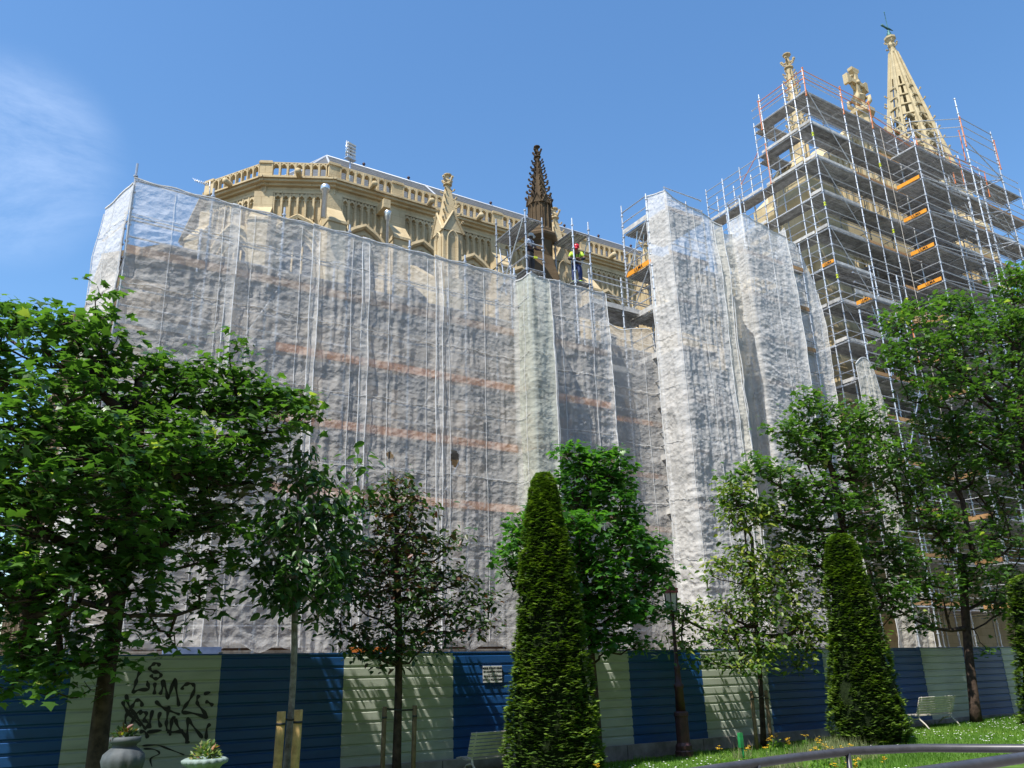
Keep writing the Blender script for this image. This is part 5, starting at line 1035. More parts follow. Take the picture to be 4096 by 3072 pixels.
def tree(name, label, cat, base, tp, r0, blobs, nclus, lpc, lsize, kind, lmat, bmat, seed, group='trees in front of the hoarding', droop=.25, spread=.32, twig=.5, flat=.55, lean=None, twr=.0045, limb0=.35):
    """base: (x,y,z); tp: trunk top; blobs: (px, py, V, rx_px, rz_px) crown masses"""
    g_ = np.random.default_rng(seed); root = empty(name, base, label, cat, group); base = Vector(base); tp = Vector(tp)
    nodes_ = []; par = []
    NT = 9
    for i in range(NT + 1):
        t = i / NT; p = base.lerp(tp, t) + Vector((math.sin(t * 5 + seed) * .04 * t, math.cos(t * 4 + seed) * .04 * t, 0)) * (tp - base).length * .4; nodes_.append(np.array(p)); par.append(i - 1)
    pts = []; ncs = []
    tot = sum(b_[3] * b_[4] * (depth(at(b_[0], b_[1], b_[2])) ** 2) for b_ in blobs)
    for (px, py, V, rx, rz_) in blobs:
        c = at(px, py, V); dp = depth(c); ax, az = rx * dp / F, rz_ * dp / F; ay = min(ax, max(az, ax * .6)) * 1.0; share = rx * rz_ * dp ** 2 / tot; k = max(3, int(nclus * share)); q = []
        while len(q) < k:
            u = g_.normal(size=3); u /= np.linalg.norm(u); rr = g_.uniform(.35, 1) ** .55 * g_.uniform(.86, 1.1); q.append(np.array(c) + u * rr * np.array([ax, ay, az]))
        pts += q
        # limb towards the blob centre
        cc = np.array(c) - np.array([0, 0, az * .45]); D_ = [np.linalg.norm((nd - cc) * np.array([1, 1, .8])) + (3 if nd[2] > cc[2] - .15 * abs(az) else 0) + (5 if i < NT * limb0 else 0) for i, nd in enumerate(nodes_)]; j = int(np.argmin(D_)); a = nodes_[j]; n_ = 4
        for s_ in range(1, n_ + 1):
            t = s_ / n_; p = a * (1 - t) + cc * t + np.array([0, 0, -math.sin(t * math.pi) * .08 * np.linalg.norm(cc - a)]) + g_.normal(size=3) * .03; nodes_.append(p); par.append(j if s_ == 1 else len(nodes_) - 2)
    pts = np.array(pts); order = np.argsort(np.linalg.norm(pts - np.array(tp), axis=1)); ends = []
    NA = np.zeros((len(nodes_) + 3 * len(pts), 3)); NA[:len(nodes_)] = nodes_; cnt = len(nodes_)
    for oi in order:
        p = pts[oi]; d = NA[:cnt] - p; w = np.sqrt(d[:, 0] ** 2 + d[:, 1] ** 2 + (d[:, 2] * .85) ** 2) + np.where(d[:, 2] > .05, .5, 0); w[:int(NT * limb0)] += 9; j = int(np.argmin(w)); a = NA[j]
        m_ = a * .5 + p * .5 + np.array([0, 0, -.06 * np.linalg.norm(p - a)]) + g_.normal(size=3) * .02 * np.linalg.norm(p - a)
        NA[cnt] = m_; par.append(j); NA[cnt + 1] = p; par.append(cnt); cnt += 2; ends.append(cnt - 1)
    NA = NA[:cnt]; load = np.zeros(cnt); load[ends] = 1
    for i in range(cnt - 1, 0, -1):
        if par[i] >= 0: load[par[i]] += load[i]
    rad = np.minimum(twr * np.maximum(load, 1) ** .52, r0 * .8); 
    tr = MB(); tpts = [Vector(NA[i]) for i in range(NT + 1)]; trr = [max(rad[i], r0 * (1.12 if i == 0 else 1) * (1 - .62 * (i / NT) ** 1.1)) for i in range(NT + 1)]
    tr.path(tpts, trr, 12); tk = tr.build('trunk', bmat, root)
    i1 = np.array([i for i in range(NT + 1, cnt)]); p1 = NA[i1]; pj = np.array([par[i] for i in i1]); p0 = NA[pj]; ra = np.minimum(rad[pj], rad[i1] * 1.35 + .002); rb = rad[i1]
    d = p1 - p0; L = np.linalg.norm(d, axis=1, keepdims=True) + 1e-9; d = d / L; up = np.where(np.abs(d[:, 2:3]) > .9, np.array([[1., 0, 0]]), np.array([[0, 0, 1.]])); xa = np.cross(d, up); xa /= np.linalg.norm(xa, axis=1, keepdims=True); ya = np.cross(d, xa)
    K = 5; ang = np.arange(K) * 2 * math.pi / K; rg = xa[:, None] * np.cos(ang)[None, :, None] + ya[:, None] * np.sin(ang)[None, :, None]
    V0 = p0[:, None] + rg * ra[:, None, None]; V1 = p1[:, None] + rg * rb[:, None, None]; V = np.concatenate([V0, V1], 1).reshape(-1, 3); fk = np.array([(k, (k + 1) % K, K + (k + 1) % K, K + k) for k in range(K)]); Fc = (fk[None] + (np.arange(len(i1)) * 2 * K)[:, None, None]).reshape(-1, 4)
    npmesh('branches', V, Fc, bmat, root, smooth=True)
    # leaves round every twig end, in flat tiers
    E = NA[ends]; n = len(E) * lpc; P = np.repeat(E, lpc, 0); off = g_.normal(size=(n, 3)) * np.array([spread, spread, spread * flat]) * .6; P = P + off
    az = g_.uniform(0, 2 * math.pi, n); D = np.stack([np.cos(az), np.sin(az), -droop + g_.normal(size=n) * .3], 1); D[:, :2] += off[:, :2] * 1.2 / spread
    N = np.stack([g_.normal(size=n) * .42, g_.normal(size=n) * .42, np.ones(n)], 1); size = lsize * np.clip(g_.normal(1, .28, n), .4, 1.7)
    hgt = (P[:, 2] - P[:, 2].min()) / (np.ptp(P[:, 2]) + 1e-6); cl = np.repeat(g_.uniform(0, 1, len(E)), lpc); ti = np.clip(.12 + .45 * g_.uniform(0, 1, n) + .33 * cl + .1 * hgt, 0, 1); 
    if kind == 'maple': sp = g_.uniform(0, 1, n) > .985; ti[sp] = 1.0
    scatter('crown', P, D, N, size, kind, lmat, root, ti); return root
def base_on(px, V): 
    p = at(px, 2700, V); return Vector((p.x, V, gz(p.x, V)))
# large maple at the left
k_ = 4096 / 2212
def B(lst, V): return [(x * k_, y * k_, V + dv, rx * k_, rz_ * k_) for (x, y, dv, rx, rz_) in lst]
bl = B([(215, 760, 0, 52, 120), (215, 640, 0, 18, 40), (105, 730, -.3, 100, 75), (15, 690, .5, 55, 70), (130, 860, -.8, 120, 90), (280, 830, .3, 105, 80), (400, 830, .6, 110, 75), (510, 850, .8, 85, 65), (580, 900, .5, 75, 75), (655, 880, .8, 50, 50), (345, 770, .2, 10, 40), (505, 750, .4, 20, 38), (470, 790, .6, 30, 40),
          (30, 880, .8, 80, 100), (50, 1020, -.4, 95, 110), (190, 990, -1, 130, 110), (330, 960, -.3, 120, 95), (450, 970, .4, 110, 90), (560, 1010, .8, 70, 70), (120, 1150, -.6, 120, 100), (280, 1120, -.8, 110, 90), (390, 1090, .6, 110, 80), (470, 1170, .2, 80, 70), (60, 1290, 0, 90, 90), (180, 1270, -.7, 90, 80), (310, 1240, -.3, 90, 70), (430, 1290, .3, 60, 45), (370, 1380, .3, 22, 25),
          (60, 1410, .4, 80, 70), (130, 1400, -.3, 90, 70), (240, 1390, -.4, 55, 60), (30, 1460, .2, 60, 45), (110, 1480, -.4, 40, 30), (330, 1330, .2, 60, 35), (130, 1040, 1.7, 110, 90), (270, 1030, 1.7, 110, 90), (400, 990, 1.7, 100, 80), (480, 1080, 1.6, 70, 70), (340, 1150, 1.6, 90, 70), (60, 1180, 1.6, 80, 80), (200, 900, 1.6, 100, 70), (10, 1250, 1.6, 90, 90), (-50, 1050, 1.6, 90, 110), (-130, 1200, 1.0, 90, 120), (-60, 1100, 0, 80, 250), (-60, 800, 0, 70, 150), (200, 1480, -.2, 25, 22)], 11.8)  # rear and off-frame crown masses are added to shade the hoarding
lb = at(405, 2899, 11.8); tree('maple_tree', 'large spreading maple with a dark trunk filling the left edge', 'tree', (lb.x + .02, 11.8, 0), (lb.x - .05, 11.9, 5.6), .125, bl, 1900, 9, .125, 'maple', MAPLE, BARK, 11, spread=.20, limb0=.45)
# cherry with two stakes
bl = B([(650, 1010, 0, 30, 45), (690, 1080, .1, 55, 70), (620, 1130, 0, 65, 65), (720, 1150, .1, 55, 65), (580, 1190, 0, 40, 50), (660, 1230, -.1, 75, 60), (720, 1250, .2, 55, 50), (590, 1270, 0, 50, 40), (700, 1310, .1, 45, 25), (655, 970, 0, 10, 15), (778, 1000, 0, 10, 10), (760, 1090, .1, 20, 35), (620, 1290, 0, 50, 30), (520, 1200, 0, 22, 20)], 12.3)
cb_ = at(1178, 2580, 12.3); cbb = at(1149, 3072, 12.3); tree('cherry_tree', 'slim young cherry tree with pale grey stem between two short stakes', 'tree', (cbb.x - .02, 12.3, 0), (cb_.x, 12.3, 2.7), .056, bl, 260, 8, .14, 'oval', CHERRY, BARKG, 12, spread=.2, droop=.8, flat=.9, limb0=.75)
# persian ironwood (reddish)
bl = B([(850, 1045, 0, 40, 30), (800, 1080, 0, 45, 45), (880, 1100, 0, 50, 50), (850, 1160, 0, 85, 50), (780, 1200, 0, 75, 50), (930, 1190, .1, 60, 40), (985, 1160, .1, 30, 14), (860, 1240, -.2, 90, 50), (960, 1245, .1, 55, 25), (1010, 1245, 0, 30, 20), (770, 1280, 0, 70, 40), (870, 1310, -.2, 90, 45), (960, 1310, 0, 60, 28), (1040, 1290, .1, 45, 22), (1010, 1345, 0, 70, 22), (740, 1350, 0, 60, 30), (840, 1380, -.2, 90, 35), (930, 1380, 0, 60, 30), (780, 1400, 0, 60, 25), (850, 1420, -.2, 50, 20)], 13.1)
rb_ = at(1598, 2638, 13.1); rbb = at(1586, 3072, 13.1); tree('ironwood_tree', 'small spreading tree with bronze-tipped leaves between two thin dark stakes', 'tree', (rbb.x, 13.1, 0), (rb_.x - .05, 13.1, 4.2), .075, bl, 500, 9, .11, 'oval', REDDISH, BARK, 13, spread=.24, droop=.5, limb0=.4)
# maple behind the first yew
bl = B([(1240, 985, 0, 45, 28), (1310, 1000, 0, 45, 40), (1340, 1040, 0, 30, 30), (1250, 1050, .2, 60, 50), (1320, 1080, 0, 50, 55), (1360, 1120, 0, 20, 40), (1160, 1140, .3, 55, 50), (1120, 1190, .2, 45, 45), (1250, 1150, -.2, 60, 60), (1350, 1170, -.1, 55, 50), (1400, 1190, 0, 35, 45), (1120, 1240, .3, 40, 30), (1290, 1240, -.3, 80, 50), (1380, 1250, 0, 60, 45), (1425, 1240, .1, 25, 30), (1330, 1310, -.2, 80, 40), (1400, 1320, .1, 45, 30), (1250, 1320, 0, 50, 40), (1310, 1380, 0, 60, 25), (1370, 1390, 0, 45, 20)], 13.1)
tree('maple_tree', 'bright green maple rising behind the nearer clipped yew', 'tree', (at(2395, 2980, 13.35).x, 13.35, gz(10.4, 13.3)), tuple(at(2350, 2350, 13.3)), .075, bl, 900, 9, .125, 'maple', MAPLE2, BARK, 14, spread=.2, limb0=.55)
# yellowish tree with stakes
bl = B([(1580, 1060, 0, 30, 25), (1600, 1120, 0, 40, 30), (1640, 1110, .1, 30, 30), (1560, 1215, 0, 40, 14), (1620, 1200, 0, 50, 30), (1690, 1210, 0, 50, 35), (1540, 1240, 0, 25, 10), (1640, 1260, -.1, 70, 35), (1710, 1280, .1, 50, 35), (1560, 1310, 0, 60, 20), (1480, 1330, .2, 45, 25), (1640, 1320, -.1, 60, 30), (1730, 1340, 0, 50, 28), (1560, 1370, 0, 60, 25), (1470, 1390, .2, 35, 25), (1650, 1390, -.1, 70, 30), (1740, 1390, 0, 45, 25), (1610, 1430, -.1, 55, 20), (1720, 1430, .1, 35, 15), (1770, 1360, 0, 30, 20), (1530, 1420, .1, 35, 20)], 13.1)
yb = at(3050, 2950, 13.3); tree('ironwood_tree', 'small tiered tree with yellowish green leaves beside the lamp post', 'tree', (yb.x, 13.3, gz(yb.x, 13.3)), tuple(at(3010, 2150, 13.3)), .06, bl, 560, 9, .12, 'oval', YELLEAF, BARK, 15, spread=.26, droop=.5, limb0=.5)
# maple between yews at mid right
bl = B([(1745, 850, 0, 16, 25), (1760, 890, 0, 60, 45), (1690, 920, .1, 40, 25), (1830, 900, 0, 50, 40), (1870, 900, .2, 45, 45), (1750, 960, 0, 70, 45), (1640, 1010, 0, 50, 28), (1590, 1050, 0, 35, 40), (1700, 1040, -.1, 70, 40), (1810, 980, 0, 80, 60), (1880, 1000, 0, 60, 60), (1780, 1080, -.2, 80, 55), (1850, 1100, 0, 70, 50), (1720, 1110, 0, 60, 40), (1660, 1100, 0, 40, 30), (1760, 1170, 0, 70, 45), (1830, 1180, 0, 60, 40), (1700, 1180, .2, 50, 35), (1600, 1080, 0, 30, 30), (1770, 1240, .1, 50, 35), (1900, 1160, .1, 60, 60), (1920, 1260, .1, 60, 60), (1780, 1290, .2, 30, 30)], 13.3)
tree('maple_tree', 'airy maple behind the farther clipped yew, reaching up over the netting', 'tree', (18.7, 13.35, gz(18.7, 13.3)), tuple(at(3330, 1900, 13.3)), .10, bl, 1080, 9, .12, 'maple', MAPLE, BARK, 16, spread=.24, limb0=.35)
# right maple
bl = B([(2000, 1100, 0, 90, 60), (1950, 1200, 0, 80, 45), (2080, 1180, -.3, 90, 60), (2180, 1150, -.3, 60, 70), (1930, 1290, 0, 60, 50), (2030, 1270, 0, 75, 45), (2130, 1260, -.2, 70, 45), (2190, 1260, 0, 40, 50), (1990, 1340, 0, 50, 25), (2160, 1310, 0, 50, 30), (2060, 1000, 0, 90, 60), (1960, 1030, .2, 70, 55), (2150, 1030, -.2, 80, 70), (1930, 960, .1, 60, 50), (2030, 920, 0, 80, 50), (1890, 1380, .1, 18, 22), (2130, 1400, 0, 20, 14)], 13.2)
rb2 = at(3900, 2860, 13.3); tree('maple_tree', 'maple with a dark leaning trunk beside the far bench at the right', 'tree', (rb2.x, 13.3, gz(rb2.x, 13.3)), tuple(at(3840, 2230, 13.3)), .14, bl, 1000, 9, .125, 'maple', MAPLE, BARK, 17, spread=.24, limb0=.5)
bl = B([(2185, 620, 0, 35, 50), (2150, 690, 0, 60, 50), (2060, 660, .2, 60, 35), (1980, 680, .2, 60, 35), (1930, 700, .2, 45, 25), (2190, 720, 0, 50, 60), (2080, 730, 0, 80, 50), (1990, 750, 0, 80, 40), (1930, 770, .1, 50, 35), (2180, 810, 0, 60, 60), (2080, 820, 0, 80, 55), (1990, 840, 0, 70, 40), (2170, 900, 0, 70, 60), (2090, 920, 0, 60, 45), (2230, 640, 0, 60, 80), (2250, 800, 0, 70, 120), (2240, 1000, 0, 60, 100), (2195, 590, 0, 22, 22), (2150, 970, 0, 60, 40)], 12.6)
tree('maple_tree', 'tall maple reaching in at the right edge above the others', 'tree', (26.0, 12.8, gz(26, 12.8)), (26.2, 12.7, 7.5), .16, bl, 1300, 8, .14, 'maple', MAPLE, BARK, 18, spread=.27, limb0=.45)

# --- clipped yews
def yew(label, cx, cy, zb, zt, rb, rt, seed, n=9000, sz=.085):
    root = empty('clipped_yew', (cx, cy, zb), label, 'yew', 'clipped yew cones'); g_ = np.random.default_rng(seed); H = zt - zb
    def rad_(t, a): return (rt + (rb - rt) * (1 - t) ** .8) * (1 - np.clip((.06 - t) / .06, 0, 1) * .22) * np.where(t > .93, np.sqrt(np.clip(1 - ((t - .93) / .075) ** 2, 0, 1)) * .9 + .1, 1) * (1 + .05 * np.sin(a * 3 + t * 9 + seed) + .035 * np.sin(a * 7 - t * 21) + .09 * (vnoise(np.asarray(a * 1.6 + 9.0), np.asarray(t * 7.0), seed + 3) - .5))
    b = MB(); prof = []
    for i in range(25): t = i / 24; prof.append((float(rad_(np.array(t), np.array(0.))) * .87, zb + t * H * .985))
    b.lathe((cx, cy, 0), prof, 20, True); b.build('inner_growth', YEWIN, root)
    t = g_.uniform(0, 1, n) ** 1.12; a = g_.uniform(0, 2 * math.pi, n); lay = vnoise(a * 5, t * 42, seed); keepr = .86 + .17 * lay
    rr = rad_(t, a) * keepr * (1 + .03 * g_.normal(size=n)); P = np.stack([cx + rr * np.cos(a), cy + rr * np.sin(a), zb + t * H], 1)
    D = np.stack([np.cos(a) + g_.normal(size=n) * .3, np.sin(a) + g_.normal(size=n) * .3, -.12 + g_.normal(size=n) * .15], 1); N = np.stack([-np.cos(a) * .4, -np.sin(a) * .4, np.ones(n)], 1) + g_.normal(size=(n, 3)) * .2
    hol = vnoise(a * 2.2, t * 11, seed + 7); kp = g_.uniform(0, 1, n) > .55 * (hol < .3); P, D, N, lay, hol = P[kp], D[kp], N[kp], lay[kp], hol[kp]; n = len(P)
    ti = np.clip(.10 + .5 * (lay - .2) + .3 * (hol - .5) + g_.uniform(0, .5, n), 0, 1); scatter('crown', P, D, N, sz * g_.uniform(.7, 1.25, n), 'sprig', YEW, root, ti)  # recessed and hollow sprigs tinted darker, outer tips lighter: shading put into colour
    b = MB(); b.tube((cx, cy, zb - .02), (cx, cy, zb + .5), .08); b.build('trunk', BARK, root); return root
yc = at(2190, 2500, 12.4); yew('nearer tall clipped yew cone standing beside the white bench', yc.x + .03, 12.4, 0.0, 5.12, .84, .17, 5, 24000, .068)
y2_ = at(3478, 2900, 12.1); yew('farther clipped yew cone left of the far bench', y2_.x, 12.1, gz(16.3, 12), 4.45, .80, .25, 6, 19000, .066)
y3 = at(4160, 2500, 11.5); yew('clipped yew only just showing at the right edge', y3.x + .1, 11.5, .1, 3.75, .95, .5, 8, 9000, .085)

# --- stakes and ties
def stake_pair(label, pts, V, r_, mat):
    for px0, py0 in pts:
        p = at(px0, py0, V); o = empty('stake', (p.x, V, gz(p.x, V)), label[0 if (px0, py0) == pts[0] else 1], 'stake', 'tree stakes')
        b = MB(); b.path([(p.x - .02, V, gz(p.x, V) - .02), (p.x - .01, V, p.z * .5), (p.x, V, p.z - .01), (p.x, V, p.z)], [r_, r_, r_, r_ * .93], 10); b.build('post', mat, o)
        b = MB(); b.lathe((p.x, V, p.z - .16), [(r_ * 1.12, -.015), (r_ * 1.12, .015)], 10); b.build('band', RUBBER, o)
def tie(label, p, q):
    b = MB(); p, q = Vector(p), Vector(q); b.path([p, p.lerp(q, .5) + Vector((0, 0, -.02)), q], .014, 5); o = b.build('tree_tie', RUBBER); tag(o, label, 'tie', 'rubber tree ties')
stake_pair(['thick pale round stake left of the cherry stem', 'thick pale round stake right of the cherry stem'], [(1000 + 262 * .482, 2272 + 1190 * .482), (1000 + 403 * .482, 2272 + 1176 * .482)], 12.1, .06, STAKE)
stake_pair(['thin dark stake left of the bronze-leaved tree', 'thin dark stake right of the bronze-leaved tree'], [(1000 + 1118 * .482, 2272 + 1150 * .482), (1000 + 1368 * .482, 2272 + 1140 * .482)], 12.95, .037, STAKE2)
stake_pair(['thin stake left of the yellowish tree', 'thin stake right of the yellowish tree'], [(2000 + 2085 * .482, 2272 + 1020 * .482), (3030 + 68 * .482, 2272 + 1015 * .482)], 13.1, .04, STAKE2)
pa, pb, pt = at(1126, 2873, 12.1), at(1194, 2875, 12.1), at(1165, 2870, 12.2); tie('short rubber tie round the cherry stem', pa, pb)
pa, pb = at(1539, 2834, 12.95), at(1659, 2838, 12.95); tie('long rubber tie across the bronze-leaved tree', pa, pb)
pa, pb = at(3005, 2790, 13.1), at(3063, 2782, 13.1); tie('rubber tie holding the yellowish tree', pa, pb)

# ================================================================ BENCHES
def bench(x0, y0, z0, L_, label, k_s=.84):
    root = empty('bench', (x0, y0, z0), label, 'bench', 'white park benches'); L_ = L_ / k_s
    for k in range(7):      # back slats, the back faces the camera side
        t = k / 6; p = Vector((x0 + L_ / 2, y0 - .05 - .16 * t, z0 + .47 + .40 * t)); b = MB(); b.box(p, (L_, .022, .05), Matrix.Rotation(R(-20), 3, 'X') if False else Matrix.Rotation(R(20), 3, 'X')); b.build('back_slat', BENCHW, root)
    for k in range(6): b = MB(); b.box((x0 + L_ / 2, y0 + .02 + k * .075, z0 + .43 - .012 * abs(k - 3)), (L_, .06, .022)); b.build('seat_slat', BENCHW, root)
    for xx in (x0 + .12, x0 + L_ - .12):
        b = MB(); b.path([(xx, y0 - .32, z0), (xx, y0 - .20, z0 + .16), (xx, y0 - .04, z0 + .30), (xx, y0 - .02, z0 + .42), (xx, y0 - .22, z0 + .9)], [.024, .02, .026, .022, .018], 6)
        b.path([(xx, y0 + .46, z0), (xx, y0 + .36, z0 + .16), (xx, y0 + .2, z0 + .28), (xx, y0 - .03, z0 + .32)], [.024, .02, .022, .024], 6); b.path([(xx, y0 - .02, z0 + .40), (xx, y0 + .44, z0 + .41)], .02, 6); b.build('leg_frame', BENCHW, root)
    root.scale = (k_s,) * 3
    return root
p1 = at(1000 + 1860 * .482, 2272 + 1640 * .482, 13.3); bench(p1.x - .12, 13.35, .0, 1.6, 'white slatted bench half hidden by the nearer yew')
p2 = at(3030 + 1340 * .482, 2272 + 1250 * .482, 13.2); bench(p2.x - .05, 13.25, gz(20.5, 13.2) - .03, 1.5, 'white slatted bench standing on the lawn by the right maple')

# ================================================================ LAMP POST
lp = at(2735, 2980, 13.35); LX, LY, LZ = lp.x, 13.35, gz(lp.x, 13.3); lamp = empty('street_lamp', (LX, LY, LZ), 'dark red cast-iron lamp post with square lantern among the leaves', 'street lamp')
topz = at(2690, 2325, 13.35).z
def _fl(c, prof, n=16, flute=.0): pass
b = MB(); b.lathe((LX, LY, LZ), [(.18, 0), (.18, .1), (.165, .12), (.165, .2), (.14, .24), (.13, .26), (.13, .72), (.145, .74), (.145, .80), (.11, .83)], 12, False); b.build('base', IRON, lamp)
b = MB(); b.lathe((LX, LY, LZ), [(.10, .83), (.085, 1.25), (.10, 1.27), (.10, 1.32), (.07, 1.35), (.055, 1.6), (.065, 1.62), (.065, 1.66), (.042, 1.7), (.034, 2.4), (.03, topz - LZ - .65)], 12, True); b.build('shaft', IRON, lamp)
tz = topz - .62; b = MB(); b.lathe((LX, LY, 0), [(.04, tz - .15), (.06, tz - .12), (.035, tz - .08), (.06, tz - .02), (.08, tz)], 8, False)
for sx in (-1, 1):
    for sy in (-1, 1): b.tube((LX + sx * 0.065, LY + sy * .065, tz), (LX + sx * .09, LY + sy * .09, tz + .38), .012, n=4)
b.build('lantern_frame', IRON, lamp)
PANE = simple('frosted_pane', (0.62, 0.62, 0.58), 0.4); b = MB(); b.prism([Vector((LX + sx * .06, LY + sy * .06, tz + .01)) for sx, sy in ((-1, -1), (1, -1), (1, 1), (-1, 1))], [Vector((LX + sx * .085, LY + sy * .085, tz + .37)) for sx, sy in ((-1, -1), (1, -1), (1, 1), (-1, 1))]); b.build('lantern_pane', PANE, lamp)
REDI = simple('red_lantern_cap', (0.28, 0.05, 0.05), 0.5); b = MB(); b.prism([Vector((LX + sx * .11, LY + sy * .11, tz + .38)) for sx, sy in ((-1, -1), (1, -1), (1, 1), (-1, 1))], [Vector((LX + sx * .11, LY + sy * .11, tz + .43)) for sx, sy in ((-1, -1), (1, -1), (1, 1), (-1, 1))]); b.prism([Vector((LX + sx * .095, LY + sy * .095, tz + .43)) for sx, sy in ((-1, -1), (1, -1), (1, 1), (-1, 1))], [Vector((LX + sx * .03, LY + sy * .03, tz + .58)) for sx, sy in ((-1, -1), (1, -1), (1, 1), (-1, 1))])
for i in range(10): b.box((LX - .1 + .022 * i, LY - .11, tz + .455), (.012, .012, .04)); b.box((LX - .11, LY - .1 + .022 * i, tz + .455), (.012, .012, .04))
b.lathe((LX, LY, tz + .58), [(.03, 0), (.036, .03), (.012, .06)], 8); b.build('lantern_cap', REDI, lamp)

# ================================================================ URN PLANTERS, green post, handrail
def leafclump(name, c, r_, h, n, size, mat, parent, seed):
    g_ = np.random.default_rng(seed); u = g_.normal(size=(n, 3)); u /= np.linalg.norm(u, axis=1, keepdims=True); u[:, 2] = np.abs(u[:, 2]); P = np.array(c) + u * np.array([r_, r_, h]) * g_.uniform(.5, 1.0, (n, 1)); D = u + g_.normal(size=(n, 3)) * .5; N = np.stack([g_.normal(size=n) * .5, g_.normal(size=n) * .5, np.ones(n)], 1)
    return scatter(name, P, D, N, size * g_.uniform(.7, 1.3, n), 'oval', mat, parent, g_.uniform(0, 1, n))
def gadroon(mb, c, prof, n, amp):
    vs = []; 
    for r_, z, f_ in prof:
        for k in range(n): a = 2 * math.pi * k / n; r2 = r_ * (1 + amp * f_ * (abs(math.sin(a * n / 8)) - .5)); vs.append(Vector(c) + Vector((r2 * math.cos(a), r2 * math.sin(a), z)))
    N = len(prof); mb.add(vs, [(i * n + k, i * n + (k + 1) % n, (i + 1) * n + (k + 1) % n, (i + 1) * n + k) for i in range(N - 1) for k in range(n)], True)
u1 = at(1040 * .482, 2272 + 1425 * .482, 9.6); ur = empty('urn_planter', (u1.x, 9.6, 0), 'tall narrow-necked stone urn in front of the left maple trunk', 'planter', 'stone urn planters'); b = MB(); z = u1.z
gadroon(b, (u1.x, 9.6, 0), [(.14, 0, 0), (.14, z - .5, 0), (.09, z - .44, 0), (.08, z - .4, 0), (.11, z - .36, 1), (.175, z - .27, 1), (.195, z - .19, 1), (.185, z - .13, .6), (.14, z - .085, 0), (.105, z - .06, 0), (.12, z - .035, 0), (.145, z - .02, 0), (.145, z + .025, 0), (.125, z + .03, 0), (.11, z - .02, 0)], 48, .10); b.build('bowl', URN, ur)
leafclump('plants', (u1.x, 9.6, z + .01), .11, .11, 110, .055, REDDISH, ur, 3)
u2 = at(1700 * .482, 2272 + 1595 * .482, 9.3); ur = empty('urn_planter', (u2.x, 9.3, 0), 'low fluted stone bowl with variegated plants at the bottom left', 'planter', 'stone urn planters'); b = MB(); z = u2.z
gadroon(b, (u2.x, 9.3, 0), [(.13, 0, 0), (.11, z - .22, 0), (.08, z - .16, 0), (.12, z - .11, .5), (.16, z - .05, 1), (.205, z - .025, 1.3), (.21, z + .005, 1.3), (.19, z + .022, 0), (.16, z, 0)], 64, .10); b.build('bowl', simple('pale_urn_stone', (0.24, 0.31, 0.28), .7, 0, (0.14, .18, .165), 5, .4), ur)
VARI = leafmat('variegated_leaf', [(0, (0.05, 0.12, 0.03)), (0.5, (0.14, 0.2, 0.05)), (0.8, (0.45, 0.5, 0.28)), (1, (0.32, 0.12, 0.05))], .3); leafclump('plants', (u2.x, 9.3, z + .0), .14, .16, 260, .05, VARI, ur, 4)
gp = at(2000 + 1990 * .482, 2272 + 1370 * .482, 12.0); GREENP = simple('green_paint', (0.03, 0.30, 0.09), .45, 0, (.015, .16, .05)); go = empty('irrigation_post', (gp.x, 12.0, gz(gp.x, 12)), 'short green metal post standing in the flowers', 'post')
b = MB(); b.box((gp.x, 12, gp.z - .12), (.085, .06, .25)); b.build('box', GREENP, go); b = MB(); b.tube((gp.x + .04, 12, gz(gp.x, 12)), (gp.x + .02, 12, gp.z - .2), .022); b.build('stem', GREENP, go)
rl = empty('handrail', (6, 4.4, 0), 'dark tubular handrail curving across the bottom right corner', 'railing')
b = MB(); b.path([(2.6, 4.1, 1.0), (4.38, 4.42, 1.0), (5.2, 4.54, 1.0), (5.92, 4.58, 1.0), (6.45, 4.34, 1.0), (6.85, 3.75, 1.0), (7.15, 2.9, 1.0), (7.3, 2.0, 1.0)], .031, 12); b.build('top_rail', RAILM, rl)
b = MB(); b.path([(3.6, 3.12, 1.045), (4.55, 3.12, 1.045), (5.12, 3.14, 1.045), (6.1, 3.18, 1.045), (7.2, 3.2, 1.045)], .033, 12); b.build('near_rail', RAILM, rl)
for (x, y) in ((4.75, 4.46), (5.85, 4.565), (6.93, 3.6), (3.2, 4.2)):
    b = MB(); b.tube((x, y, 0), (x, y, .99), .02, n=8); b.build('post', RAILM, rl)
for (x, y) in ((5.0, 3.12), (6.6, 3.2)): b = MB(); b.tube((x, y, 0), (x, y, 1.04), .022, n=8); b.build('post', RAILM, rl)

# ================================================================ LAWN COVER: grass, daisies, wallflowers
g_ = np.random.default_rng(55); n = 90000
gx = g_.uniform(8, 34, n); gy = g_.uniform(8.5, 13.7, n); zz = 0.014 * np.clip(gx - 8, 0, 25) * np.clip((gy - 7) / 6, 0, 1)
h = g_.uniform(.025, .06, n) * (1 + .8 * (vnoise(gx * 1.5, gy * 1.5, 4) > .62)); a = g_.uniform(0, 2 * math.pi, n); w = .006 + .006 * (gx / 34); base = np.stack([gx, gy, zz], 1)
sx = np.stack([np.cos(a) * w, np.sin(a) * w, np.zeros(n)], 1); tipo = np.stack([g_.normal(size=n) * .02, g_.normal(size=n) * .02, h], 1)
V = np.stack([base - sx, base + sx, base + tipo], 1).reshape(-1, 3); tag(npmesh('grass', V, np.arange(n * 3).reshape(-1, 3), GRASS, None, np.repeat(np.clip(vnoise(gx * .8, gy * .8, 9) * .6 + g_.uniform(0, .4, n), 0, 1), 3)), 'short sunlit grass blades of the lawn', 'grass', None, 'stuff')
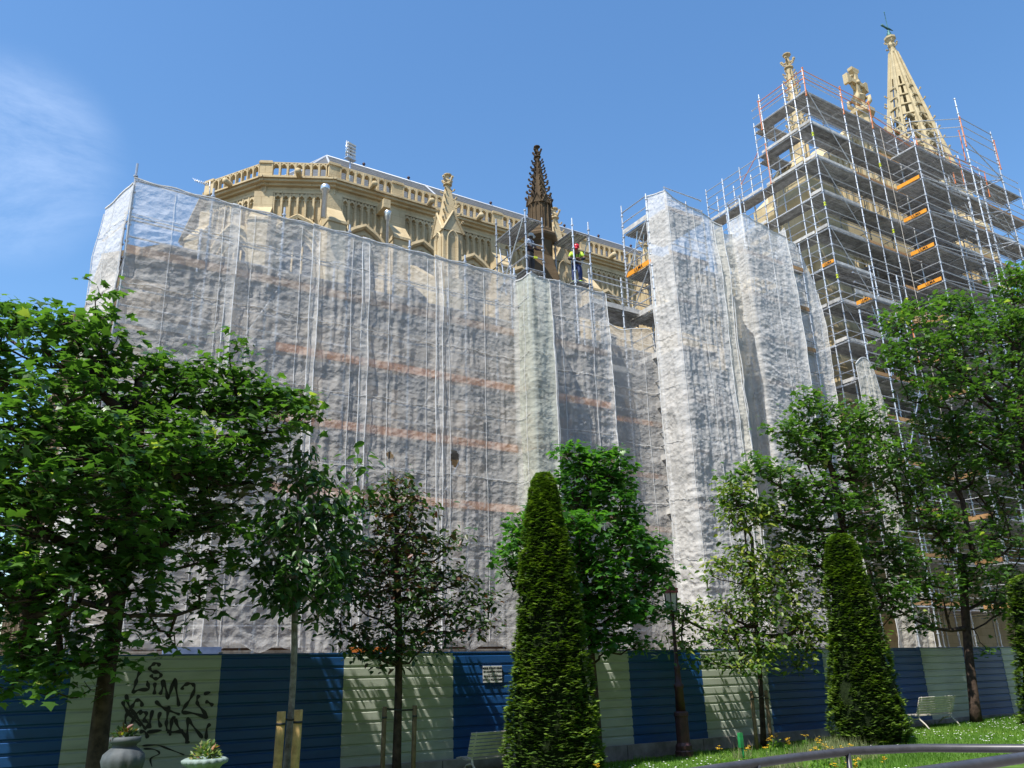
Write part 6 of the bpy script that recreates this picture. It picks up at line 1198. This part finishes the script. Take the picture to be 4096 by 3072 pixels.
n = 1500; gx = g_.uniform(9, 30, n); gy = g_.uniform(9, 13.4, n); k = vnoise(gx * .7, gy * .9, 14) > .52; gx, gy = gx[k], gy[k]; n = len(gx); zz = 0.014 * np.clip(gx - 8, 0, 25) * np.clip((gy - 7) / 6, 0, 1) + .055
vs = []; fs = []
for i in range(n):
    kk = len(vs); r_ = .018; cvec = (gx[i], gy[i], zz[i] + .006)
    vs.append(cvec); vs += [(gx[i] + r_ * math.cos(t * math.pi / 3), gy[i] + r_ * math.sin(t * math.pi / 3), zz[i] + .0) for t in range(6)]; fs += [(kk, kk + 1 + t, kk + 1 + (t + 1) % 6) for t in range(6)]
tag(npmesh('daisies', np.array(vs), np.array(fs), PETALW), 'tiny white daisies sprinkled over the lawn', 'daisies', None, 'stuff')
fl_px = [(3030 + x * .482, 2272 + y * .482) for x, y in ((120, 1400), (150, 1385), (250, 1420), (255, 1450), (400, 1395), (500, 1420), (515, 1450), (480, 1500), (560, 1480), (590, 1530), (610, 1500), (700, 1500), (730, 1530), (765, 1480), (760, 1530), (1050, 1590), (70, 1500), (640, 1640), (750, 1630), (810, 1640), (95, 1430), (445, 1520), (540, 1560), (830, 1600))] + [(2000 + x * .482, 2272 + y * .482) for x, y in ((810, 1590), (800, 1640), (1820, 1500), (2060, 1495))]
fl0 = None
for i, (px, py) in enumerate(fl_px):
    p = atz(px, py, .36 if py < 3030 else .3)
    if p.y > 13.2 or p.y < 4: p = at(px, py, 12.0)
    x, y = p.x, p.y; zb = gz(x, y)
    root = empty('wallflower', (x, y, zb), ('yellow wallflower by the foot of the nearer yew cone' if px < 2500 else 'yellow wallflower beside the green post' if px < 3110 else 'yellow wallflower in the open strip between the green post and farther yew' if px < 3330 else 'yellow wallflower in front of the farther yew cone'), 'flower', 'yellow wallflowers on the lawn'); b = MB(); top = Vector((x, y, p.z)); b.path([(x + random.uniform(-.05, .05), y, zb), (x, y, (zb + p.z) / 2), top], [.006, .005, .004], 5); b.build('stem', STEMG, root)
    b = MB()
    for j in range(9):
        c = top + Vector((random.gauss(0, .022), random.gauss(0, .022), random.gauss(0, .022)))
        for q in range(4): a = q * math.pi / 2 + random.random(); d = Vector((math.cos(a), math.sin(a), .25)); s_ = Vector((-d.y, d.x, 0)); b.add([c, c + d * .018 + s_ * .012, c + d * .03, c + d * .018 - s_ * .012], [(0, 1, 2, 3)])
    b.build('blossom', PETALY, root); leafclump('leaves', (x, y, zb + (p.z - zb) * .3), .06, (p.z - zb) * .5, 16, .06, GRASS, root, 100 + i)
n = 5000; gx = g_.uniform(11.6, 15.2, n); gy = g_.uniform(10.4, 12.4, n); kp = vnoise(gx * 1.1, gy * 1.3, 77) > .42; gx, gy = gx[kp], gy[kp]; n = len(gx); zz = 0.014 * np.clip(gx - 8, 0, 25) * np.clip((gy - 7) / 6, 0, 1); h = g_.uniform(.1, .32, n); a = g_.uniform(0, 2 * math.pi, n); w = .006
base = np.stack([gx, gy, zz], 1); sx = np.stack([np.cos(a) * w, np.sin(a) * w, np.zeros(n)], 1); tipo = np.stack([g_.normal(size=n) * .07, g_.normal(size=n) * .07, h], 1)
TALLG = leafmat('tall_grass', [(0, (0.10, 0.14, 0.05)), (1, (0.30, 0.31, 0.16))], .3, .7); tag(npmesh('tall_grass', np.stack([base - sx, base + sx, base + tipo], 1).reshape(-1, 3), np.arange(n * 3).reshape(-1, 3), TALLG, None, np.repeat(g_.uniform(0, 1, n), 3)), 'pale uncut grass tufts around the green post', 'grass', None, 'stuff')

# ================================================================ far house behind the left maple
hs_ = empty('house', (-22, 60, 0), 'white house with a clay roof glimpsed far behind the left maple', 'house'); b = MB(); b.box((-22, 60, 5), (22, 9, 10.6)); b.build('wall', TRIMW, hs_)
b = MB(); b.prism([Vector((-33.6, 55, 10.3)), Vector((-33.6, 65, 10.3)), Vector((-33.6, 60, 13))], [Vector((-10.6, 55, 10.3)), Vector((-10.6, 65, 10.3)), Vector((-10.6, 60, 13))]); b.build('roof', TILE, hs_)
for i in range(5):
    for z in (3, 7.2): b = MB(); b.box((-30 + i * 4.2, 55.47, z), (1.3, .08, 1.9)); wn_ = b.build('window', GLASS, hs_); b = MB(); b.box((-30 + i * 4.2, 55.42, z - 1.02), (1.6, .2, .12)); b.build('sill', WHITEP, wn_)

# ================================================================ unseen building row behind the camera, added to block skylight on the fence
BRK = simple('ochre_render', (0.42, 0.34, 0.24), 0.85, 0, (0.33, 0.26, 0.18), 1)
for i, (x0, w_, h_, d_) in enumerate(((-34, 18, 21, 'ochre'), (-15, 15, 23, 'tall ochre'), (1, 17, 20, 'lower ochre'), (19, 16, 22, 'ochre corner'), (36, 20, 21, 'long ochre'))):
    ap = empty('sky_blocker_building', (x0 + w_ / 2, -18, 0), d_ + ' building block out of view, added to cut skylight on the fence', 'building', 'unseen blocks added to darken the fence')
    b = MB(); b.box((x0 + w_ / 2, -18, h_ / 2), (w_ - .1, 11, h_)); b.build('wall', BRK, ap); b = MB(); b.prism([Vector((x0, -12.2, h_)), Vector((x0, -23.8, h_)), Vector((x0, -18, h_ + 2.5))], [Vector((x0 + w_ - .1, -12.2, h_)), Vector((x0 + w_ - .1, -23.8, h_)), Vector((x0 + w_ - .1, -18, h_ + 2.5))]); b.build('roof', SLATE, ap)
    for fl_ in range(5):
        for k in range(int(w_ // 3.2)):
            b = MB(); b.box((x0 + 1.8 + k * 3.2, -12.46, 3.0 + fl_ * 3.6), (1.2, .1, 2.0)); b.build('window', GLASS, ap)

# ================================================================ site things peeping over the hoarding
OR2 = simple('orange_site_board', (0.75, 0.22, 0.03), 0.6, 0, (0.55, 0.15, 0.02), 4); BL2 = simple('pale_blue_board', (0.22, 0.30, 0.50), 0.6, 0, (0.13, 0.19, 0.36), 4); BR2 = simple('brown_shutter_board', (0.20, 0.12, 0.07), 0.85, 0, (0.12, 0.075, 0.045), 3)
for (xa, xb, yt, mt, lab_, nm) in ((755, 838, 1398, OR2, 'orange site board just showing over the hoarding behind the bronze-leaved tree', 'site_board'), (352, 478, 1398, BL2, 'pale blue site board just showing over the hoarding left of the cherry stem', 'site_board')):
    p, q = at(xa * k_, yt * k_, 15.4), at(xb * k_, yt * k_, 15.4); o = empty(nm, ((p.x + q.x) / 2, 15.4, 0), lab_, 'board', 'site boards behind the hoarding')
    b = MB(); b.box(((p.x + q.x) / 2, 15.4, p.z - .35), (q.x - p.x, .05, .7)); b.build('panel', mt, o)
    for x in (p.x + .1, q.x - .1): b = MB(); b.box((x, 15.46, p.z / 2 - .05), (.06, .06, p.z - .1)); b.build('post', GALV, o)
bs = empty('timber_screen', (8, 23.6, 0), 'brown timber screen at the foot of the wrapped aisle, seen below the netting hem', 'screen')
for i in range(24): b = MB(); b.box((2.2 + i * .66, 23.6 + .01 * (i % 3), 1.55), (.64, .04, 3.1 - .06 * (i % 2))); b.build('board', BR2, bs)
